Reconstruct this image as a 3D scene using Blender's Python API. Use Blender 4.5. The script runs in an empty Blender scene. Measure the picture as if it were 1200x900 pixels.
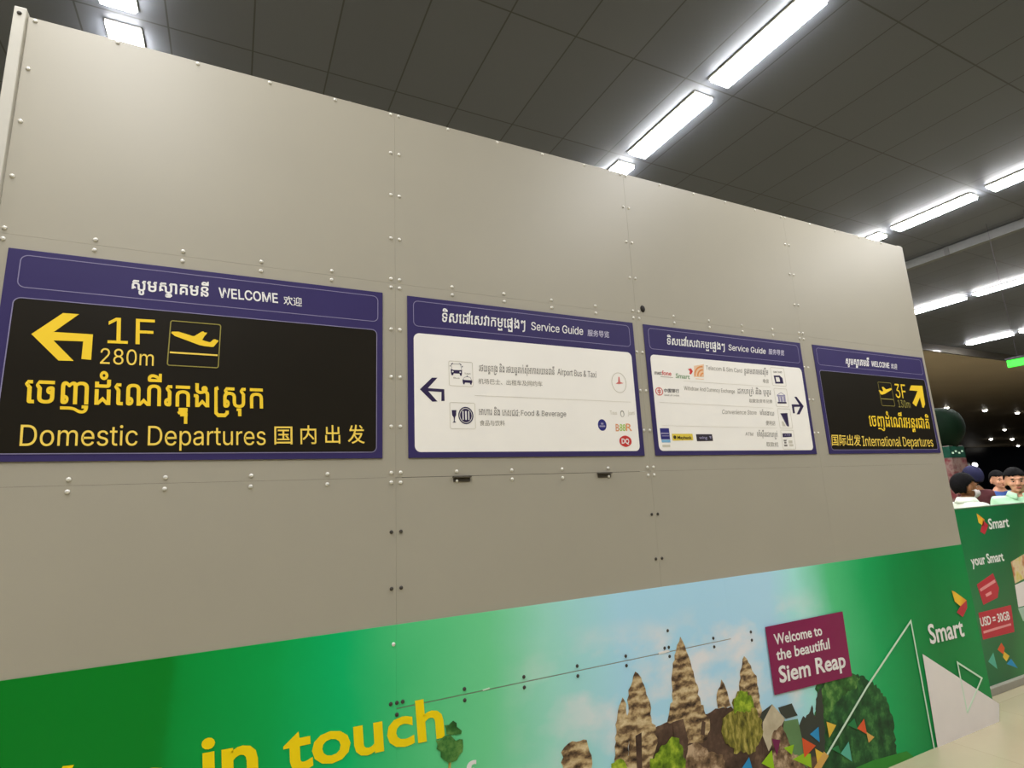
import bpy, bmesh, math, random
from mathutils import Vector, Matrix, Quaternion
random.seed(7)
SC = bpy.context.scene
C = SC.collection
PI = math.pi

# ------------------------------------------------------------------ camera, world, exposure, area lights
EYE = 1.5705
cd = bpy.data.cameras.new('camera'); cam = bpy.data.objects.new('camera', cd); C.objects.link(cam)
cd.sensor_width = 36.0; cd.lens = 19.6655; cd.clip_start = 0.05; cd.clip_end = 400
cam.matrix_world = Matrix(((0.896963, -0.048660, -0.439421, 0), (-0.439791, -0.199808, -0.875592, 0), (-0.045194, 0.978626, -0.200620, EYE), (0, 0, 0, 1)))
SC.camera = cam
SC.view_settings.view_transform = 'Standard'; SC.view_settings.look = 'None'
SC.view_settings.gamma = 1.0; SC.view_settings.use_curve_mapping = False
SC.view_settings.exposure = 0.0
wd = bpy.data.worlds.new('night'); SC.world = wd; wd.use_nodes = True
wd.node_tree.nodes['Background'].inputs[0].default_value = (0.05, 0.055, 0.07, 1)
wd.node_tree.nodes['Background'].inputs[1].default_value = 0.25

CEIL = 5.30                       # underside of the tiled ceiling
LAMP_L = 90.0                      # radiance of every strip lamp
LAMP_C = (1.0, 0.995, 1.0)
ROWS = [-5.78, -0.93, 3.885, 8.75, 13.60, 18.50, 23.4]
PITCH, Y0 = 1.2, 3.856            # lamps along a row: y = Y0 + k * PITCH
SEEN = {(-0.93, 0), (-0.93, 1), (3.885, -1), (3.885, 0), (3.885, 1),
        (8.75, -1), (8.75, 0), (8.75, 1), (13.60, 1), (13.60, 2), (18.50, 2), (18.50, 3)}
for rx in ROWS:                   # the same strip lamps where they run on out of the frame
    for k in range(-4, 4):
        if (rx, k) in SEEN or (rx > 10 and k < 0): continue
        ld = bpy.data.lights.new('strip_lamp_light', 'AREA'); ld.shape = 'RECTANGLE'
        ld.size = 0.22; ld.size_y = 1.0; ld.color = LAMP_C; ld.energy = LAMP_L * PI * 0.22
        lo = bpy.data.objects.new('strip_lamp_light', ld); lo.location = (rx, Y0 + k * PITCH, CEIL - 0.045)
        C.objects.link(lo)

# ------------------------------------------------------------------ helpers
def lin(c):
    return tuple((v / 255 / 12.92) if v / 255 <= 0.04045 else ((v / 255 + 0.055) / 1.055) ** 2.4 for v in c) + (1.0,)

def nodes(name):
    m = bpy.data.materials.new(name); m.use_nodes = True
    return m, m.node_tree.nodes, m.node_tree.links, m.node_tree.nodes['Principled BSDF']

def mat(name, col, rough=0.5, metal=0.0, var=0.06, scale=8.0, spec=0.22, emit=0.0):
    m, N, L, b = nodes(name)
    c = lin(col)
    b.inputs['Roughness'].default_value = rough; b.inputs['Metallic'].default_value = metal
    b.inputs['Specular IOR Level'].default_value = spec
    if emit:
        b.inputs['Base Color'].default_value = c
        b.inputs['Emission Color'].default_value = c; b.inputs['Emission Strength'].default_value = emit
        return m
    tc = N.new('ShaderNodeTexCoord'); n = N.new('ShaderNodeTexNoise'); r = N.new('ShaderNodeValToRGB')
    n.inputs['Scale'].default_value = scale; n.inputs['Detail'].default_value = 3
    r.color_ramp.elements[0].color = tuple(v * (1 - var) for v in c[:3]) + (1,)
    r.color_ramp.elements[1].color = tuple(min(1, v * (1 + var)) for v in c[:3]) + (1,)
    r.color_ramp.elements[0].position = 0.3; r.color_ramp.elements[1].position = 0.7
    L.new(tc.outputs['Object'], n.inputs['Vector']); L.new(n.outputs['Fac'], r.inputs['Fac'])
    L.new(r.outputs['Color'], b.inputs['Base Color'])
    return m

def ramp_mat(name, stops, scale, detail=4, rough=0.5, kind='noise', stretch=(1, 1, 1)):
    """print pattern: noise through a colour ramp"""
    m, N, L, b = nodes(name)
    tc = N.new('ShaderNodeTexCoord'); mp = N.new('ShaderNodeMapping'); mp.inputs['Scale'].default_value = stretch
    n = N.new('ShaderNodeTexNoise'); n.inputs['Scale'].default_value = scale; n.inputs['Detail'].default_value = detail
    n.inputs['Roughness'].default_value = 0.62
    r = N.new('ShaderNodeValToRGB'); e = r.color_ramp.elements
    while len(e) < len(stops): e.new(0.5)
    for i, (p, c) in enumerate(stops): e[i].position = p; e[i].color = lin(c)
    L.new(tc.outputs['Object'], mp.inputs['Vector']); L.new(mp.outputs['Vector'], n.inputs['Vector'])
    L.new(n.outputs['Fac'], r.inputs['Fac']); L.new(r.outputs['Color'], b.inputs['Base Color'])
    b.inputs['Roughness'].default_value = rough; b.inputs['Specular IOR Level'].default_value = 0.2
    return m

def obj(name, me_or_bm, m, parent=None, smooth=False):
    if isinstance(me_or_bm, bmesh.types.BMesh):
        me = bpy.data.meshes.new(name); me_or_bm.to_mesh(me); me_or_bm.free()
    else:
        me = me_or_bm; me.name = name
    me.materials.clear(); me.materials.append(m)
    if smooth:
        for p in me.polygons: p.use_smooth = True
    o = bpy.data.objects.new(name, me); C.objects.link(o)
    if parent is not None:
        o.parent = parent
        q = parent
        off = Vector((0, 0, 0))
        while q is not None: off -= q.location; q = q.parent
        o.location = off          # meshes are written in place, the parent stands at the thing's base
    return o

def tag(o, label, cat, group=None):
    o['label'] = label; o['category'] = cat
    if group: o['group'] = group
    return o

def thing(name, label, cat, loc=(0, 0, 0), group=None):
    o = bpy.data.objects.new(name, None); C.objects.link(o); o.location = loc; o.empty_display_size = 0.1
    return tag(o, label, cat, group)

def struct(o):
    o['kind'] = 'structure'; return o

def box(bm, x0, x1, y0, y1, z0, z1, bevel=0.0):
    t = bmesh.new()
    r = bmesh.ops.create_cube(t, size=1.0)
    for v in t.verts:
        v.co = Vector(((x0 + x1) / 2 + v.co.x * (x1 - x0), (y0 + y1) / 2 + v.co.y * (y1 - y0), (z0 + z1) / 2 + v.co.z * (z1 - z0)))
    if bevel: bmesh.ops.bevel(t, geom=t.edges[:], offset=bevel, segments=2, affect='EDGES', profile=0.5)
    me = bpy.data.meshes.new('t'); t.to_mesh(me); t.free(); bm.from_mesh(me); bpy.data.meshes.remove(me)
    return bm

def boxed(*a, **k): return box(bmesh.new(), *a, **k)

FRONT = 2.25                      # the hoarding's front plane
def area2(p): return sum(p[i][0] * p[(i + 1) % len(p)][1] - p[(i + 1) % len(p)][0] * p[i][1] for i in range(len(p)))

def flat(polys, y, t=0.0006, bm=None):
    """thin sheets cut to outlines given in (x, z); front at y, thickness t going back"""
    bm = bm or bmesh.new()
    for p in polys:
        if area2(p) < 0: p = p[::-1]
        f = [bm.verts.new((a, y, b)) for a, b in p]; g = [bm.verts.new((a, y + t, b)) for a, b in p]
        face = bm.faces.new(f); back = bm.faces.new(g[::-1])
        n = len(p)
        for i in range(n):
            bm.faces.new((f[(i + 1) % n], f[i], g[i], g[(i + 1) % n]))
        face.normal_update(); back.normal_update()
        bmesh.ops.triangulate(bm, faces=[face, back], ngon_method='EAR_CLIP')
    return bm

def rrect(x0, x1, z0, z1, r, n=6):
    out = []
    for cx, cz, a in ((x1 - r, z1 - r, 0), (x0 + r, z1 - r, 90), (x0 + r, z0 + r, 180), (x1 - r, z0 + r, 270)):
        for i in range(n + 1):
            q = math.radians(a + 90 * i / n); out.append((cx + r * math.cos(q), cz + r * math.sin(q)))
    return out

def ring(outer, inner, y, t=0.0006, bm=None):
    """a sheet with a hole: two outlines of equal length"""
    bm = bm or bmesh.new(); n = len(outer)
    A = [bm.verts.new((a, y, b)) for a, b in outer]; B = [bm.verts.new((a, y, b)) for a, b in inner]
    A2 = [bm.verts.new((a, y + t, b)) for a, b in outer]; B2 = [bm.verts.new((a, y + t, b)) for a, b in inner]
    for i in range(n):
        j = (i + 1) % n
        bm.faces.new((A[i], A[j], B[j], B[i])); bm.faces.new((A[j], A[i], A2[i], A2[j])); bm.faces.new((B[i], B[j], B2[j], B2[i]))
    bmesh.ops.recalc_face_normals(bm, faces=bm.faces[:])
    return bm

def frame(F, r, w, y, bm=None):
    x0, x1, z0, z1 = F
    return ring(rrect(x0, x1, z0, z1, r), rrect(x0 + w, x1 - w, z0 + w, z1 - w, max(r - w, 0.001)), y, bm=bm)

def ell(cx, cz, rx, rz, n=28, a0=0, a1=360):
    return [(cx + rx * math.cos(math.radians(a0 + (a1 - a0) * i / n)), cz + rz * math.sin(math.radians(a0 + (a1 - a0) * i / n))) for i in range(n + (a1 - a0 < 360))]

def stroke(path, w, closed=False):
    """outline of a line of width w drawn along a path, mitred"""
    n = len(path); L = []; R = []
    for i in range(n):
        p = Vector(path[i])
        a = Vector(path[i - 1]) if (i > 0 or closed) else None
        b = Vector(path[(i + 1) % n]) if (i < n - 1 or closed) else None
        d1 = (p - a).normalized() if a is not None else None
        d2 = (b - p).normalized() if b is not None else None
        d = ((d1 or d2) + (d2 or d1)).normalized()
        nn = Vector((-d.y, d.x)); k = 1.0
        if d1 is not None and d2 is not None: k = 1 / max(0.35, nn.dot(Vector((-d1.y, d1.x))))
        L.append(tuple(p + nn * w / 2 * k)); R.append(tuple(p - nn * w / 2 * k))
    return L, R

def line(path, w, y, closed=False, bm=None, t=0.0006):
    L, R = stroke(path, w, closed)
    if closed: return ring(L, R, y, t, bm)
    bm = bm or bmesh.new()
    for i in range(len(L) - 1): flat([[L[i], L[i + 1], R[i + 1], R[i]]], y, t, bm)
    return bm

def jag(poly, amp, step, seed=1):
    rnd = random.Random(seed); out = []
    n = len(poly)
    for i in range(n):
        a = Vector(poly[i]); b = Vector(poly[(i + 1) % n]); k = max(1, int((b - a).length / step))
        d = (b - a).normalized() if (b - a).length else Vector((1, 0)); nn = Vector((-d.y, d.x))
        for j in range(k):
            q = a.lerp(b, j / k) + (nn * rnd.uniform(-amp, amp) if j or True else Vector((0, 0)))
            out.append((q.x, q.y))
    return out

# ---- lettering: the built-in font, set out by hand where Khmer needs signs under and around a letter
from mathutils.geometry import interpolate_bezier, tessellate_polygon
def contours(s, n=3):
    c = bpy.data.curves.new('lettering', 'FONT'); c.body = s; c.size = 1.0
    o = bpy.data.objects.new('lettering', c); C.objects.link(o)
    dg = bpy.context.evaluated_depsgraph_get(); dg.update()
    out = []
    for sp in o.evaluated_get(dg).to_curve(dg).splines:
        P = sp.bezier_points; L = []
        for i in range(len(P)):
            a = P[i]; b = P[(i + 1) % len(P)]; d = b.co - a.co
            straight = abs((a.handle_right - a.co).cross(d).z) < 1e-5 and abs((b.handle_left - b.co).cross(d).z) < 1e-5
            L += [(v.x, v.y) for v in ([a.co] if straight else interpolate_bezier(a.co, a.handle_right, b.handle_left, b.co, n + 1)[:-1])]
        if len(L) > 2: out.append(L)
    bpy.data.objects.remove(o); bpy.data.curves.remove(c)
    return out

def inside(p, L):
    r = False
    for i in range(len(L)):
        (x1, y1), (x2, y2) = L[i - 1], L[i]
        if (y1 > p[1]) != (y2 > p[1]) and p[0] < (x2 - x1) * (p[1] - y1) / (y2 - y1) + x1: r = not r
    return r

def grow(L, d):
    """an outline moved outwards by d"""
    P = [L[i] for i in range(len(L)) if (Vector(L[i]) - Vector(L[i - 1])).length > 1e-5]; n = len(P); out = []
    s = 1 if area2(P) > 0 else -1
    for i in range(n):
        a = (Vector(P[i]) - Vector(P[i - 1])).normalized(); b = (Vector(P[(i + 1) % n]) - Vector(P[i])).normalized()
        na = Vector((a.y, -a.x)) * s; nb = Vector((b.y, -b.x)) * s; m = na + nb
        m = m.normalized() if m.length > 1e-4 else na
        k = d / max(0.6, m.dot(na)); out.append((P[i][0] + m.x * k, P[i][1] + m.y * k))
    return out

def fill(loops, bold=0.0):
    """each stroke of a letter filled on its own, a hair in front of the one before"""
    me = bpy.data.meshes.new('lettering')
    if not loops: return me
    def hole(L):
        w = sum((1 if area2(K) > 0 else -1) for K in loops if abs(area2(K)) > abs(area2(L)) and inside(L[0], K))
        return w * area2(L) < 0
    groups = []; holes = []
    for L in loops:
        if hole(L): holes.append(L)
        else: groups.append([L])
    for h in holes:
        own = [g for g in groups if area2(g[0]) * area2(h) < 0 and inside(h[0], g[0])]
        if own: min(own, key=lambda g: abs(area2(g[0]))).append(h)
    V = []; F = []
    for k, g in enumerate(groups):
        z = (k % 5) * 0.00003; b = len(V)
        if bold: g = [grow(L, bold if q == 0 else -bold) for q, L in enumerate(g)]
        for L in g: V += [(a, c, z) for a, c in L]
        F += [tuple(b + i for i in t) for t in tessellate_polygon([[Vector((a, c, 0)) for a, c in L] for L in g])]
    me.from_pydata(V, [], F); me.update()
    return me

def font_mesh(s, bold=0.0): return fill(contours(s), bold)

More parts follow.
